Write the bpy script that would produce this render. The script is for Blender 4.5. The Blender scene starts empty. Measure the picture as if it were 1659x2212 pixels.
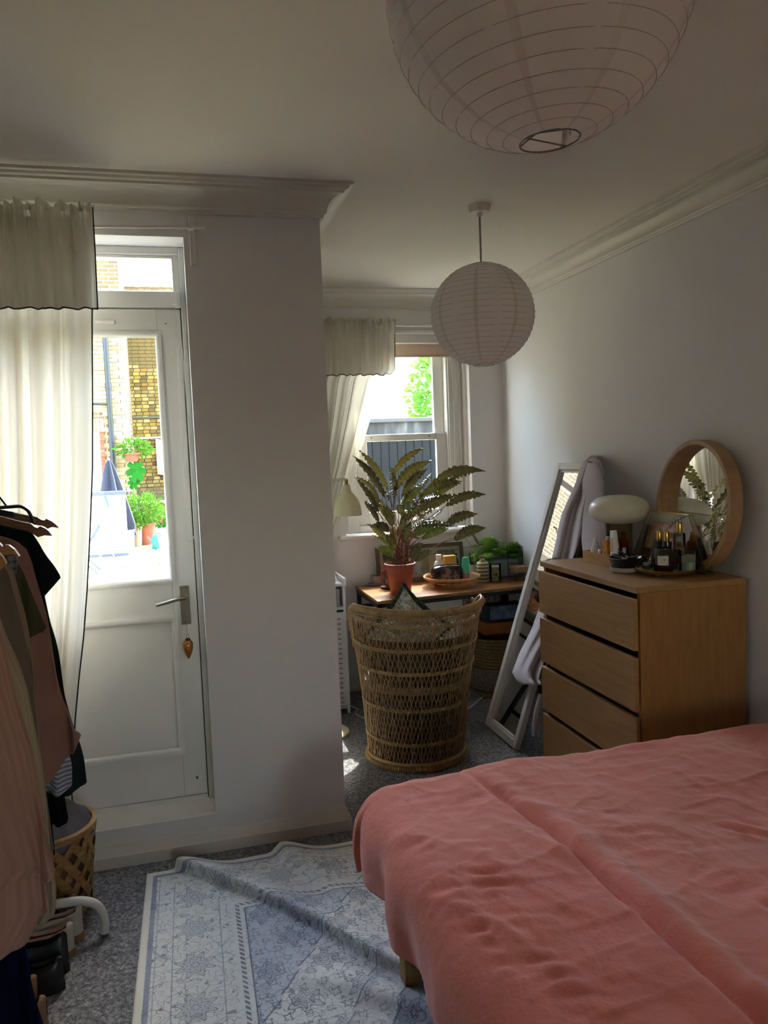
import bpy, math, random
import numpy as np
from math import pi, sin, cos, radians
from mathutils import Vector, Matrix, noise as mnoise

random.seed(7)
SC = bpy.context.scene
COL = SC.collection

# ------------------------------------------------------------------ camera
F_PX, W_PX, H_PX = 1690.0, 1659.0, 2212.0
YAW, PITCH, ROLL = 0.254444, 0.0764517, -0.0389866
CAM = Vector((0.0, 0.0, 1.54))
_f = Vector((sin(YAW) * cos(PITCH), cos(YAW) * cos(PITCH), -sin(PITCH)))
_r = Vector((cos(YAW), -sin(YAW), 0.0))
_u = _r.cross(_f)
CR = _r * cos(ROLL) + _u * sin(ROLL)
CU = _u * cos(ROLL) - _r * sin(ROLL)
cd = bpy.data.cameras.new('camera')
cd.sensor_fit = 'HORIZONTAL'
cd.sensor_width = 36.0
cd.lens = 36.0 * F_PX / W_PX
cd.clip_start = 0.02
cam = bpy.data.objects.new('camera', cd)
COL.objects.link(cam)
m = Matrix.Identity(4)
for i in range(3):
    m[i][0], m[i][1], m[i][2], m[i][3] = CR[i], CU[i], -_f[i], CAM[i]
cam.matrix_world = m
SC.camera = cam

# ------------------------------------------------------------------ world, sun, exposure
world = bpy.data.worlds.new('world')
SC.world = world
world.use_nodes = True
wn = world.node_tree.nodes
sky = wn.new('ShaderNodeTexSky')
sky.sky_type = 'NISHITA'
sky.sun_disc = False
sky.sun_elevation = radians(50)
sky.sun_rotation = radians(28)
sky.air_density = 1.0
sky.dust_density = 2.5
wn['Background'].inputs[1].default_value = 1.35
world.node_tree.links.new(sky.outputs[0], wn['Background'].inputs[0])
sun = bpy.data.lights.new('sun', 'SUN')
sun.energy = 6.5
sun.angle = radians(0.6)
sun.color = (1.0, 0.93, 0.82)
so = bpy.data.objects.new('sun', sun)
COL.objects.link(so)
SUN_AZ, SUN_EL = radians(28), radians(50)
sd = Vector((sin(SUN_AZ) * cos(SUN_EL), cos(SUN_AZ) * cos(SUN_EL), sin(SUN_EL)))
so.location = (3, 12, 12)
so.rotation_euler = sd.to_track_quat('Z', 'Y').to_euler()
vs = SC.view_settings
SC.display_settings.display_device = 'sRGB'
vs.view_transform = 'Standard'
vs.look = 'None'
vs.gamma = 1.0
vs.use_curve_mapping = False
vs.exposure = 2.55

# ------------------------------------------------------------------ helpers
def at(px, py, ax, val):
    """point where the sight line of photo pixel (px,py) meets the plane ax=val"""
    d = CR * ((px - 829.5) / F_PX) - CU * ((py - 1106.0) / F_PX) + _f
    i = 'xyz'.index(ax)
    return CAM + d * ((val - CAM[i]) / d[i])

def lin(h):
    h = h.lstrip('#')
    o = []
    for k in (0, 2, 4):
        c = int(h[k:k + 2], 16) / 255
        o.append(c / 12.92 if c <= .04045 else ((c + .055) / 1.055) ** 2.4)
    return (o[0], o[1], o[2], 1.0)

MATS = {}
class NT:
    def __init__(s, name):
        s.m = bpy.data.materials.new(name)
        s.m.use_nodes = True
        s.t = s.m.node_tree
        s.bsdf = s.t.nodes['Principled BSDF']
        s.out = s.t.nodes['Material Output']
    def n(s, typ, ins=None, **kw):
        nd = s.t.nodes.new('ShaderNode' + typ)
        for k, v in kw.items():
            setattr(nd, k, v)
        for k, v in (ins or {}).items():
            s.set(nd.inputs[k], v)
        return nd
    def set(s, inp, v):
        if isinstance(v, bpy.types.NodeSocket):
            s.t.links.new(v, inp)
        else:
            inp.default_value = v
    def math(s, op, a, b=0.0, c=0.0):
        return s.n('Math', {0: a, 1: b, 2: c}, operation=op).outputs[0]
    def mix(s, fac, a, b, mode='MIX'):
        nd = s.n('Mix', data_type='RGBA', blend_type=mode)
        s.set(nd.inputs[0], fac); s.set(nd.inputs[6], a); s.set(nd.inputs[7], b)
        return nd.outputs[2]
    def ramp(s, fac, stops):
        nd = s.n('ValToRGB', {0: fac})
        cr = nd.color_ramp
        while len(cr.elements) < len(stops):
            cr.elements.new(0.5)
        for e, (p, c) in zip(cr.elements, stops):
            e.position = p
            e.color = lin(c) if isinstance(c, str) else (c, c, c, 1)
        return nd.outputs[0]
    def tc(s, kind='Object'):
        return s.n('TexCoord').outputs[kind]
    def noise(s, scale, vec=None, detail=3, rough=.55):
        nd = s.n('TexNoise', {'Scale': scale, 'Detail': detail, 'Roughness': rough})
        s.set(nd.inputs['Vector'], vec if vec is not None else s.tc())
        return nd.outputs[0]
    def mapping(s, scale=(1, 1, 1), rot=(0, 0, 0), vec=None):
        nd = s.n('Mapping', {'Scale': scale, 'Rotation': rot})
        s.set(nd.inputs[0], vec if vec is not None else s.tc())
        return nd.outputs[0]
    def bump(s, h, strength=.3, dist=.01):
        nd = s.n('Bump', {'Strength': strength, 'Distance': dist, 'Height': h})
        s.set(s.bsdf.inputs['Normal'], nd.outputs[0])
        return nd.outputs[0]

def mt(name, hexc, rough=.55, metal=0, var=.0, vs=8, bump=0, bs=80, bd=.002, spec=None, stretch=None, sheen=0):
    """plain procedural material with tonal variation and fine relief"""
    if name in MATS:
        return MATS[name]
    s = NT(name)
    b = s.bsdf
    c = lin(hexc)
    b.inputs['Roughness'].default_value = rough
    b.inputs['Metallic'].default_value = metal
    if spec is not None:
        b.inputs['Specular IOR Level'].default_value = spec
    if sheen:
        b.inputs['Sheen Weight'].default_value = sheen
    vec = s.mapping(stretch) if stretch else s.tc()
    if var:
        nz = s.noise(vs, vec, 4)
        c1 = tuple(max(0, x * (1 - var)) for x in c[:3]) + (1,)
        c2 = tuple(min(1, x * (1 + var)) for x in c[:3]) + (1,)
        f = s.ramp(nz, [(.3, 0.0), (.7, 1.0)])
        s.set(b.inputs['Base Color'], s.mix(f, c1, c2))
    else:
        b.inputs['Base Color'].default_value = c
    if bump:
        s.bump(s.noise(bs, vec, 4), bump, bd)
    MATS[name] = s.m
    return s.m

def translucent(name, hexc, amount=.5, var=.06, vs=30, weave=0, rough=.9, tint=None):
    if name in MATS:
        return MATS[name]
    s = NT(name)
    c = lin(hexc)
    nz = s.noise(vs, None, 4)
    c1 = tuple(x * (1 - var) for x in c[:3]) + (1,)
    colr = s.mix(nz, c1, c)
    s.set(s.bsdf.inputs['Base Color'], colr)
    s.bsdf.inputs['Roughness'].default_value = rough
    s.bsdf.inputs['Specular IOR Level'].default_value = .1
    tr = s.n('BsdfTranslucent', {'Color': colr if tint is None else lin(tint)})
    mx = s.n('MixShader', {0: amount, 1: s.bsdf.outputs[0], 2: tr.outputs[0]})
    s.set(s.out.inputs[0], mx.outputs[0])
    if weave:
        s.bump(s.noise(weave, None, 2), .3, .001)
    MATS[name] = s.m
    return s.m

def glass(name, hexc='f4f8f6', refl=.10, rough=.0, opac=0.0, op_col='ffffff'):
    """thin clear glass: lets light straight through, mirrors a little"""
    if name in MATS:
        return MATS[name]
    s = NT(name)
    s.t.nodes.remove(s.bsdf)
    fr = s.n('Fresnel', {'IOR': 1.45})
    tr = s.n('BsdfTransparent', {'Color': lin(hexc)})
    gl = s.n('BsdfGlossy', {'Roughness': rough})
    f = s.math('MULTIPLY', fr.outputs[0], refl * 10)
    mx = s.n('MixShader', {0: f, 1: tr.outputs[0], 2: gl.outputs[0]})
    o = mx.outputs[0]
    if opac:
        df = s.n('BsdfDiffuse', {'Color': lin(op_col)})
        o = s.n('MixShader', {0: opac, 1: o, 2: df.outputs[0]}).outputs[0]
    s.set(s.out.inputs[0], o)
    MATS[name] = s.m
    return s.m

def wood(name, dark, light, scale=6, stretch=(1, 1, 12), rough=.45, bump=.1):
    if name in MATS:
        return MATS[name]
    s = NT(name)
    v = s.mapping(stretch)
    nz = s.noise(scale, v, 6, .6)
    fine = s.noise(scale * 9, v, 3)
    f = s.math('ADD', s.math('MULTIPLY', nz, .7), s.math('MULTIPLY', fine, .3))
    s.set(s.bsdf.inputs['Base Color'], s.ramp(f, [(.32, dark), (.68, light)]))
    s.bsdf.inputs['Roughness'].default_value = rough
    s.bump(fine, bump, .0008)
    MATS[name] = s.m
    return s.m

class G:
    """collects raw geometry"""
    def __init__(s):
        s.v = []; s.f = []; s.uv = None
    def add(s, vs, fs):
        o = len(s.v)
        s.v += [Vector(v) for v in vs]
        s.f += [tuple(i + o for i in f) for f in fs]
        return s
    def box(s, x0, x1, y0, y1, z0, z1, M=None):
        vs = [Vector((x, y, z)) for z in (z0, z1) for y in (y0, y1) for x in (x0, x1)]
        if M: vs = [M @ v for v in vs]
        return s.add(vs, [(0, 2, 3, 1), (4, 5, 7, 6), (0, 1, 5, 4), (2, 6, 7, 3), (0, 4, 6, 2), (1, 3, 7, 5)])
    def lathe(s, prof, c=(0, 0, 0), n=32, M=None, cap0=False, cap1=False, a0=0.0, a1=2 * pi, sx=1.0, sy=1.0):
        full = abs((a1 - a0) - 2 * pi) < 1e-6
        k = n if full else n + 1
        vs = []
        for r, z in prof:
            for i in range(k):
                a = a0 + (a1 - a0) * i / n
                p = Vector((r * cos(a) * sx, r * sin(a) * sy, z))
                vs.append((M @ p if M else p) + Vector(c))
        fs = []
        for j in range(len(prof) - 1):
            for i in range(n):
                a = j * k + i; b = j * k + (i + 1) % k
                fs.append((a, b, b + k, a + k))
        if cap0: fs.append(tuple(range(k))[::-1])
        if cap1: fs.append(tuple((len(prof) - 1) * k + i for i in range(k)))
        return s.add(vs, fs)
    def tube(s, pts, r, n=8, closed=False, caps=True, flat=1.0):
        P = [Vector(p) for p in pts]
        N = len(P)
        vs = []; up = None
        for i in range(N):
            a = P[(i - 1) % N] if (closed or i) else P[i]
            b = P[(i + 1) % N] if (closed or i < N - 1) else P[i]
            t = (b - a)
            if t.length < 1e-9: t = Vector((0, 0, 1))
            t.normalize()
            if up is None:
                up = Vector((0, 0, 1)) if abs(t.z) < .9 else Vector((1, 0, 0))
            sd_ = t.cross(up)
            if sd_.length < 1e-6: sd_ = t.orthogonal()
            sd_.normalize()
            up = sd_.cross(t).normalized()
            rr = r[i] if isinstance(r, (list, tuple)) else r
            for k in range(n):
                q = 2 * pi * k / n
                vs.append(P[i] + sd_ * (cos(q) * rr) + up * (sin(q) * rr * flat))
        fs = []
        for i in range(N if closed else N - 1):
            for k in range(n):
                a = i * n + k; b = i * n + (k + 1) % n
                c = ((i + 1) % N) * n
                fs.append((a, b, c + (k + 1) % n, c + k))
        if caps and not closed:
            fs.append(tuple(range(n))[::-1]); fs.append(tuple((N - 1) * n + k for k in range(n)))
        return s.add(vs, fs)
    def sphere(s, c, r, nu=24, nv=14, M=None):
        if not isinstance(r, (list, tuple)): r = (r, r, r)
        vs = []
        for j in range(nv + 1):
            ph = pi * j / nv
            for i in range(nu):
                th = 2 * pi * i / nu
                p = Vector((r[0] * sin(ph) * cos(th), r[1] * sin(ph) * sin(th), -r[2] * cos(ph)))
                vs.append((M @ p if M else p) + Vector(c))
        fs = [(j * nu + i, j * nu + (i + 1) % nu, (j + 1) * nu + (i + 1) % nu, (j + 1) * nu + i) for j in range(nv) for i in range(nu)]
        return s.add(vs, fs)
    def grid(s, fn, nu, nv, closed_u=False, uv=False):
        k = nu if closed_u else nu + 1
        vs = [fn(i / nu, j / nv) for j in range(nv + 1) for i in range(k)]
        fs = [(j * k + i, j * k + (i + 1) % k, (j + 1) * k + (i + 1) % k, (j + 1) * k + i) for j in range(nv) for i in range(nu)]
        if uv:
            s.uv = [(i / nu, j / nv) for j in range(nv + 1) for i in range(k)]
        return s.add(vs, fs)
    def prism(s, poly, z0, z1, M=None):
        n = len(poly)
        vs = [Vector((x, y, z0)) for x, y in poly] + [Vector((x, y, z1)) for x, y in poly]
        if M: vs = [M @ v for v in vs]
        return s.add(vs, [tuple(range(n))[::-1], tuple(range(n, 2 * n))] + [(i, (i + 1) % n, n + (i + 1) % n, n + i) for i in range(n)])
    def build(s, name, mat, parent=None, smooth=True, bevel=0, solid=0, sharp=40, center=None):
        me = bpy.data.meshes.new(name)
        org = Vector((0, 0, 0))
        if parent is not None:
            org = ORG[parent.name]
            loc = Vector((0, 0, 0))
        else:
            if center is None:
                xs = [v.x for v in s.v]; ys = [v.y for v in s.v]; zs = [v.z for v in s.v]
                org = Vector(((min(xs) + max(xs)) / 2, (min(ys) + max(ys)) / 2, min(zs)))
            else:
                org = Vector(center)
            loc = org
        me.from_pydata([tuple(v - org) for v in s.v], [], s.f)
        if s.uv:
            ul = me.uv_layers.new(name='UVMap')
            for lp in me.loops:
                ul.data[lp.index].uv = s.uv[lp.vertex_index]
        me.validate()
        if mat: me.materials.append(mat)
        if smooth:
            me.shade_smooth()
            me.set_sharp_from_angle(angle=radians(sharp))
        o = bpy.data.objects.new(name, me)
        COL.objects.link(o)
        o.location = loc
        ORG[o.name] = org.copy()
        if parent is not None:
            o.parent = parent
        if solid:
            md = o.modifiers.new('solid', 'SOLIDIFY'); md.thickness = solid; md.offset = 0
        if bevel:
            md = o.modifiers.new('bevel', 'BEVEL'); md.width = bevel; md.segments = 2; md.limit_method = 'ANGLE'
        return o

ORG = {}
def tag(o, label=None, cat=None, group=None, kind=None):
    if label: o['label'] = label
    if cat: o['category'] = cat
    if group: o['group'] = group
    if kind: o['kind'] = kind
    return o
def thing(name, label, cat, loc, group=None):
    o = bpy.data.objects.new(name, None)
    COL.objects.link(o)
    o.location = loc
    o.empty_display_size = .05
    ORG[o.name] = Vector(loc)
    return tag(o, label, cat, group)
def struct(g, name, mat, parent=None, **k):
    o = g.build(name, mat, parent, **k)
    o['kind'] = 'structure'
    return o
def sroot(name, loc):
    o = bpy.data.objects.new(name, None)
    COL.objects.link(o); o.location = loc; ORG[o.name] = Vector(loc)
    o['kind'] = 'structure'
    return o
def copy_tree(root, loc, label):
    r = root.copy(); COL.objects.link(r); r.location = loc; r['label'] = label
    for ch in list(root.children):
        c = ch.copy(); COL.objects.link(c); c.parent = r
        for g2 in list(ch.children):
            d = g2.copy(); COL.objects.link(d); d.parent = c
    return r
def lerp(a, b, t): return a + (b - a) * t
def interp(x, xs, ys): return float(np.interp(x, xs, ys))
def V(*a): return Vector(a)
def catmull(P, k=6):
    P = [Vector(p) for p in P]
    o = []
    for i in range(len(P) - 1):
        p0 = P[max(i - 1, 0)]; p1 = P[i]; p2 = P[i + 1]; p3 = P[min(i + 2, len(P) - 1)]
        for j in range(k):
            t = j / k
            o.append(.5 * ((2 * p1) + (p2 - p0) * t + (2 * p0 - 5 * p1 + 4 * p2 - p3) * t * t + (3 * p1 - p0 - 3 * p2 + p3) * t ** 3))
    o.append(P[-1])
    return o

# ------------------------------------------------------------------ room shell
WALL = mt('wall_paint', 'dedcda', .85, var=.02, vs=1.5, bump=.06, bs=220, bd=.001)
CEIL = mt('ceiling_paint', 'dfd9cf', .9, var=.02, vs=1.2, bump=.04, bs=200, bd=.001)
GLOSSW = mt('white_gloss_paint', 'dedcd6', .35, var=.03, vs=5, bump=.05, bs=40, bd=.001)
TRIMW = mt('trim_paint', 'd2cdc2', .5, var=.03, vs=4, bump=.05, bs=60, bd=.001)
def carpet():
    s = NT('carpet')
    n1 = s.noise(420, None, 2); n2 = s.noise(90, None, 4); n3 = s.noise(2.2, None, 3)
    f = s.math('ADD', s.math('MULTIPLY', n1, .55), s.math('MULTIPLY', n2, .45))
    c = s.ramp(f, [(.40, '47474c'), (.52, '8a8a8f'), (.64, 'd2d1d0')])
    c = s.mix(s.math('MULTIPLY', n3, .35), c, lin('5d5c60'))
    s.set(s.bsdf.inputs['Base Color'], c)
    s.bsdf.inputs['Roughness'].default_value = 1
    s.bsdf.inputs['Specular IOR Level'].default_value = .05
    s.bump(f, .9, .006)
    return s.m
XL, XR, YR, YB, YF, XA, ZC = -1.05, 2.13, -2.6, 4.9, 3.07, .585, 2.56
DX0, DX1, DZ0, DZ1 = -.79, .067, .144, 2.367     # door opening
WX0, WX1, WZ0, WZ1 = 1.02, 1.89, 1.02, 2.30      # window opening
poly = [(XL, YR), (XR, YR), (XR, YB), (XA, YB), (XA, YF), (XL, YF)]
struct(G().prism(poly, -.06, 0), 'floor', carpet(), smooth=False)
struct(G().prism(poly, ZC, ZC + .1), 'ceiling', CEIL, smooth=False)
struct(G().box(XR, XR + .12, YR - .1, 5.2, -.06, 2.66), 'wall_right', WALL, smooth=False)
struct(G().box(XL - .1, XL, YR - .1, YF, -.06, 2.66), 'wall_left', WALL, smooth=False)
g = G()
RWX0, RWX1, RWZ0, RWZ1 = .55, 1.25, 1.15, 2.05      # opening added behind the camera to brighten the room
g.box(XL, RWX0, YR - .1, YR, -.06, 2.66); g.box(RWX1, XR, YR - .1, YR, -.06, 2.66)
g.box(RWX0, RWX1, YR - .1, YR, -.06, RWZ0); g.box(RWX0, RWX1, YR - .1, YR, RWZ1, 2.66)
struct(g, 'wall_rear', WALL, smooth=False)
g = G()
g.box(XL - .1, DX0, YF, 3.40, -.06, 2.66); g.box(DX1, XA, YF, 3.40, -.06, 2.66)
g.box(DX0, DX1, YF, 3.40, DZ1, 2.66); g.box(DX0, DX1, YF, 3.40, -.06, DZ0)
struct(g, 'wall_front', WALL, smooth=False)
struct(G().box(XA - .25, XA, 3.40, 5.2, -.06, 2.66), 'wall_alcove_left', WALL, smooth=False)
g = G()
g.box(XA, WX0, YB, 5.2, -.06, 2.66); g.box(WX1, XR, YB, 5.2, -.06, 2.66)
g.box(WX0, WX1, YB, 5.2, WZ1, 2.66); g.box(WX0, WX1, YB, 5.2, -.06, WZ0 - .03)
struct(g, 'wall_back', WALL, smooth=False)
# unseen storeys above, added to block the sun from the door
BRK0 = mt('outer_render', 'a39a86', .9, var=.1)
struct(G().box(XA - .25, XR + .3, 3.40, 5.2, 2.68, 6.5), 'unseen_storey_block', BRK0, smooth=False)
struct(G().box(-6, 5, YR - .1, 3.40, 2.68, 9.0), 'unseen_storey_block', BRK0, smooth=False)

def offset_poly(d):
    return [(XL + d, YR + d), (XR - d, YR + d), (XR - d, YB - d), (XA + d, YB - d), (XA + d, YF - d), (XL + d, YF - d)]
def run(prof, names, mat):
    offs = [offset_poly(d) for d, z in prof]
    for i, nm in enumerate(names):
        if nm is None: continue
        j = (i + 1) % 6
        vs = []; fs = []
        k = len(prof)
        for e in (i, j):
            for q, (d, z) in enumerate(prof):
                vs.append((offs[q][e][0], offs[q][e][1], z))
        for q in range(k):
            a = q; b = (q + 1) % k
            fs.append((a, b, k + b, k + a))
        fs.append(tuple(range(k))); fs.append(tuple(range(k, 2 * k))[::-1])
        struct(G().add(vs, fs), nm, mat, sharp=14)
cove = [(.0, 2.452), (.012, 2.452), (.016, 2.462), (.022, 2.464), (.026, 2.470)] + \
       [(.026 + .050 * (1 - cos(a)), 2.470 + .056 * sin(a)) for a in np.linspace(.15, pi / 2, 7)] + \
       [(.084, 2.528), (.086, 2.536), (.098, 2.540), (.102, 2.548), (.116, 2.550), (.118, ZC + .004), (0, ZC + .004)]
run(cove, ['trim_%d' % i for i in range(1, 7)], TRIMW)
base = [(0, -.01), (.023, -.01), (.023, .044), (.020, .048), (.006, .083), (.003, .087), (0, .087)]
run(base, ['baseboard_rear', 'baseboard_right', 'baseboard_back', 'baseboard_alcove_left', 'baseboard_front', 'baseboard_left'], TRIMW)

# ------------------------------------------------------------------ door_1
d1 = sroot('door_1', (DX0, 3.22, DZ0))
PANE = glass('window_glass', 'f6faf8', .06)
STEEL = mt('satin_steel', '989084', .28, metal=1, var=.06, vs=40)
BLACK = mt('painted_gap_shade', '0b0b0c', .8)  # black painted in for the shade of gaps and holes
def frame_box(g, x0, x1, z0, z1, y0, y1, w, wb=None, wt=None):
    wb = w if wb is None else wb; wt = w if wt is None else wt
    g.box(x0, x0 + w, y0, y1, z0, z1); g.box(x1 - w, x1, y0, y1, z0, z1)
    g.box(x0 + w, x1 - w, y0, y1, z0, z0 + wb); g.box(x0 + w, x1 - w, y0, y1, z1 - wt, z1)
    return g
g = G()
g.box(DX0, DX0 + .022, 3.215, 3.33, DZ0, DZ1); g.box(.046, DX1, 3.215, 3.33, DZ0, DZ1)
g.box(DX0 + .022, .046, 3.215, 3.33, DZ1 - .030, DZ1)
g.box(DX0 + .022, .046, 3.205, 3.33, 2.135, 2.196)
struct(g, 'door_frame', GLOSSW, d1, bevel=.003, smooth=False)
g = frame_box(G(), DX0 + .022, .046, 2.196, 2.337, 3.225, 3.262, .026, .006, .012)
struct(g, 'transom_sash', GLOSSW, d1, bevel=.002, smooth=False)
struct(G().box(DX0 + .04, .022, 3.244, 3.248, 2.20, 2.328), 'transom_pane', PANE, d1, smooth=False)
struct(G().box(DX0, DX1, 3.085, 3.25, DZ0 - .01, DZ0 + .004), 'threshold', GLOSSW, d1, bevel=.003, smooth=False)
LX0, LX1, LZ0, LZ1 = DX0 + .024, .0425, .166, 2.131
g = G()
y0, y1 = 3.228, 3.268
GX0, GX1, GZ0, GZ1 = -.655, -.049, 1.062, 2.033
g.box(LX0, GX0, y0, y1, LZ0, LZ1); g.box(GX1, LX1, y0, y1, LZ0, LZ1)
g.box(GX0, GX1, y0, y1, GZ1, LZ1); g.box(GX0, GX1, y0, y1, .905, GZ0); g.box(GX0, GX1, y0, y1, LZ0, .356)
struct(g, 'door_leaf', GLOSSW, d1, bevel=.0025, smooth=False)
struct(G().box(GX0, GX1, 3.244, 3.254, .356, .905), 'door_panel', GLOSSW, d1, smooth=False)
def moulding(x0, x1, z0, z1, w=.016, y=3.228, name='panel_moulding'):
    g = G()
    prof = [(0, 0.002), (0, -.007), (w * .35, -.009), (w * .7, -.004), (w, .010)]
    rings = []
    for d, h in prof:
        rings.append([(x0 + d, y + h, z0 + d), (x1 - d, y + h, z0 + d), (x1 - d, y + h, z1 - d), (x0 + d, y + h, z1 - d)])
    vs = [p for r in rings for p in r]
    fs = [(j * 4 + i, j * 4 + (i + 1) % 4, (j + 1) * 4 + (i + 1) % 4, (j + 1) * 4 + i) for j in range(len(rings) - 1) for i in range(4)]
    struct(g.add(vs, fs), name, GLOSSW, d1, sharp=60)
moulding(GX0 - .012, GX1 + .012, .344, .917, .026)
moulding(GX0 - .012, GX1 + .012, GZ0 - .012, GZ1 + .012, .022, name='glazing_moulding')
struct(G().box(GX0, GX1, 3.245, 3.249, GZ0, GZ1), 'door_pane', PANE, d1, smooth=False)
g = G().box(LX0, LX1, 3.224, 3.262, .146, .164)
struct(g, 'weather_bar', GLOSSW, d1, bevel=.002, smooth=False)
struct(G().box(DX0 + .02, .047, 3.27, 3.31, LZ1 - .004, 2.14).box(DX0 + .02, .047, 3.27, 3.31, .14, .17).box(DX0 + .018, DX0 + .03, 3.27, 3.31, .15, 2.14), 'draught_strip', GLOSSW, d1, smooth=False)
struct(G().box(.0424, .0462, 3.232, 3.30, LZ0 - .02, LZ1 + .004), 'gap_shade_strip', BLACK, d1, smooth=False)  # solid black strip for the gap's shade, also stops sun leaking through
# handle set
pl = struct(G().box(-.022, .015, 3.219, 3.228, .878, 1.035), 'handle_plate', STEEL, d1, bevel=.002, smooth=False)
for sx_, sz_ in ((-.015, 1.026), (.007, 1.026), (-.014, .887), (.008, .887)):
    struct(G().lathe([(0, 0), (.003, 0), (.0035, .002), (.002, .0035), (0, .0035)], (sx_, 3.219, sz_), 10, Matrix.Rotation(pi / 2, 4, 'X')), 'screw', STEEL, pl)
g = G().lathe([(.0, 0), (.0095, 0), (.0095, .022), (0, .022)], (-.002, 3.219, .990), 16, Matrix.Rotation(pi / 2, 4, 'X'))
pts = catmull([(-.002, 3.190, .990), (-.035, 3.186, .988), (-.075, 3.184, .980), (-.115, 3.188, .972)], 5)
g.tube(pts, [.0105] * len(pts), 8, flat=.75)
struct(g, 'lever_handle', STEEL, d1, sharp=50)
g = G().tube([(-.003, 3.219, .918), (-.003, 3.203, .918)], .0025, 8)
g.tube([(-.003 + .008 * cos(a), 3.200, .906 + .011 * sin(a)) for a in np.linspace(0, 2 * pi, 15)[:-1]], .0018, 6, closed=True)
struct(g, 'key', STEEL, d1)
struct(G().lathe([(0, 0), (.0045, 0), (.0045, .002), (0, .002)], (.003, 3.2275, .238), 12, Matrix.Rotation(pi / 2, 4, 'X')), 'bolt_hole', BLACK, d1)
g = G().lathe([(0, 0), (.008, 0), (.008, .002), (0, .002)], (-.015, 3.2275, 2.075), 14, Matrix.Rotation(pi / 2, 4, 'X'))
struct(g, 'bolt_rose', GLOSSW, d1)
struct(G().lathe([(0, 0), (.0025, 0), (.0025, .001), (0, .001)], (-.015, 3.2252, 2.075), 12, Matrix.Rotation(pi / 2, 4, 'X')), 'bolt_hole', BLACK, d1)
struct(G().box(-.275, -.205, 3.216, 3.228, 2.072, 2.087), 'door_catch', GLOSSW, d1, bevel=.003, smooth=False)

# ------------------------------------------------------------------ added_rear_window, unseen, added to let more light in from the rear
w2 = sroot('added_rear_window', (RWX0, YR, RWZ0))
g = frame_box(G(), RWX0, RWX1, RWZ0, RWZ1, YR - .09, YR - .03, .06)
g.box(RWX0 + .06, RWX1 - .06, YR - .09, YR - .03, 1.58, 1.62)
struct(g, 'window_frame', GLOSSW, w2, bevel=.003, smooth=False)
for a, b in ((RWX0 + .05, RWX1 - .05),):
    struct(G().box(a, b, YR - .062, YR - .058, RWZ0 + .05, RWZ1 - .05), 'window_pane', glass('warm_glass', 'fff2e0', .06), w2, smooth=False)  # pane tinted to warm the light from the added opening

# ------------------------------------------------------------------ window_1
w1 = sroot('window_1', (WX0, 4.98, WZ0))
g = G()
g.box(WX0, 1.128, 4.985, 5.12, WZ0, WZ1); g.box(1.757, WX1, 4.985, 5.12, WZ0, WZ1)
g.box(1.128, 1.757, 4.985, 5.12, 2.235, WZ1)
g.box(1.128, 1.757, 4.985, 5.12, WZ0, WZ0 + .04)
struct(g, 'window_frame', GLOSSW, w1, bevel=.004, smooth=False)
g = G()
for xx in (1.770, 1.848): g.box(xx, xx + .008, 4.978, 4.986, WZ0 + .02, 2.235)
g.box(1.868, WX1, 4.955, 4.99, WZ0, WZ1)
g.box(1.05, 1.058, 4.978, 4.986, WZ0 + .02, 2.235)
struct(g, 'staff_bead', GLOSSW, w1, bevel=.002, smooth=False)
g = frame_box(G(), 1.130, 1.755, 1.060, 1.655, 5.005, 5.040, .070, .085, .045)
g.box(1.196, 1.204, 4.998, 5.006, 1.14, 1.615); g.box(1.681, 1.689, 4.998, 5.006, 1.14, 1.615)
struct(g, 'lower_sash', GLOSSW, w1, bevel=.004, smooth=False)
g = frame_box(G(), 1.130, 1.755, 1.615, 2.235, 5.045, 5.080, .070, .040, .05)
struct(g, 'upper_sash', GLOSSW, w1, bevel=.004, smooth=False)
horn = G()
for hx, sg in ((1.685, 1), (1.20, -1)):
    horn.prism([(hx, 5.042), (hx + .03 * sg, 5.042), (hx + .03 * sg, 5.05), (hx, 5.05)][::sg], 1.655, 1.70)
struct(horn, 'sash_horn', GLOSSW, w1, bevel=.006, smooth=False)
struct(G().box(1.19, 1.70, 5.020, 5.024, 1.14, 1.615), 'lower_pane', PANE, w1, smooth=False)
struct(G().box(1.19, 1.70, 5.060, 5.064, 1.65, 2.19), 'upper_pane', PANE, w1, smooth=False)
for hx in (1.235, 1.635):
    struct(G().lathe([(0, 0), (.004, 0), (.004, .002), (0, .002)], (hx, 5.0045, 1.635), 10, Matrix.Rotation(pi / 2, 4, 'X')), 'sash_screw_hole', BLACK, w1)
g = G()
g.tube([(1.80, 4.972, 2.25), (1.802, 4.972, 1.5), (1.81, 4.973, 1.08)], .002, 6)
g.tube([(1.825, 4.972, 2.25), (1.84, 4.972, 1.7), (1.855, 4.973, 1.12)], .002, 6)
struct(g, 'sash_cord', TRIMW, w1)
struct(G().lathe([(0, 0), (.007, 0), (.009, .004), (.006, .008), (0, .009)], (1.72, 5.044, 1.735), 12, Matrix.Rotation(pi / 2, 4, 'X')), 'sash_stop', GLOSSW, w1)
g = G().box(WX0 - .055, WX1 + .055, 4.862, 5.0, WZ0 - .030, WZ0 - .006)
struct(g, 'window_sill', GLOSSW, w1, bevel=.008, smooth=False)
struct(G().box(WX0 - .01, WX1 + .012, 4.885, 4.905, 2.292, 2.318), 'window_head_bead', GLOSSW, w1, bevel=.004, smooth=False)
struct(G().box(WX0, WX1, 4.905, 4.99, 2.235, 2.30), 'window_head', GLOSSW, w1, bevel=.003, smooth=False)

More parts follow.
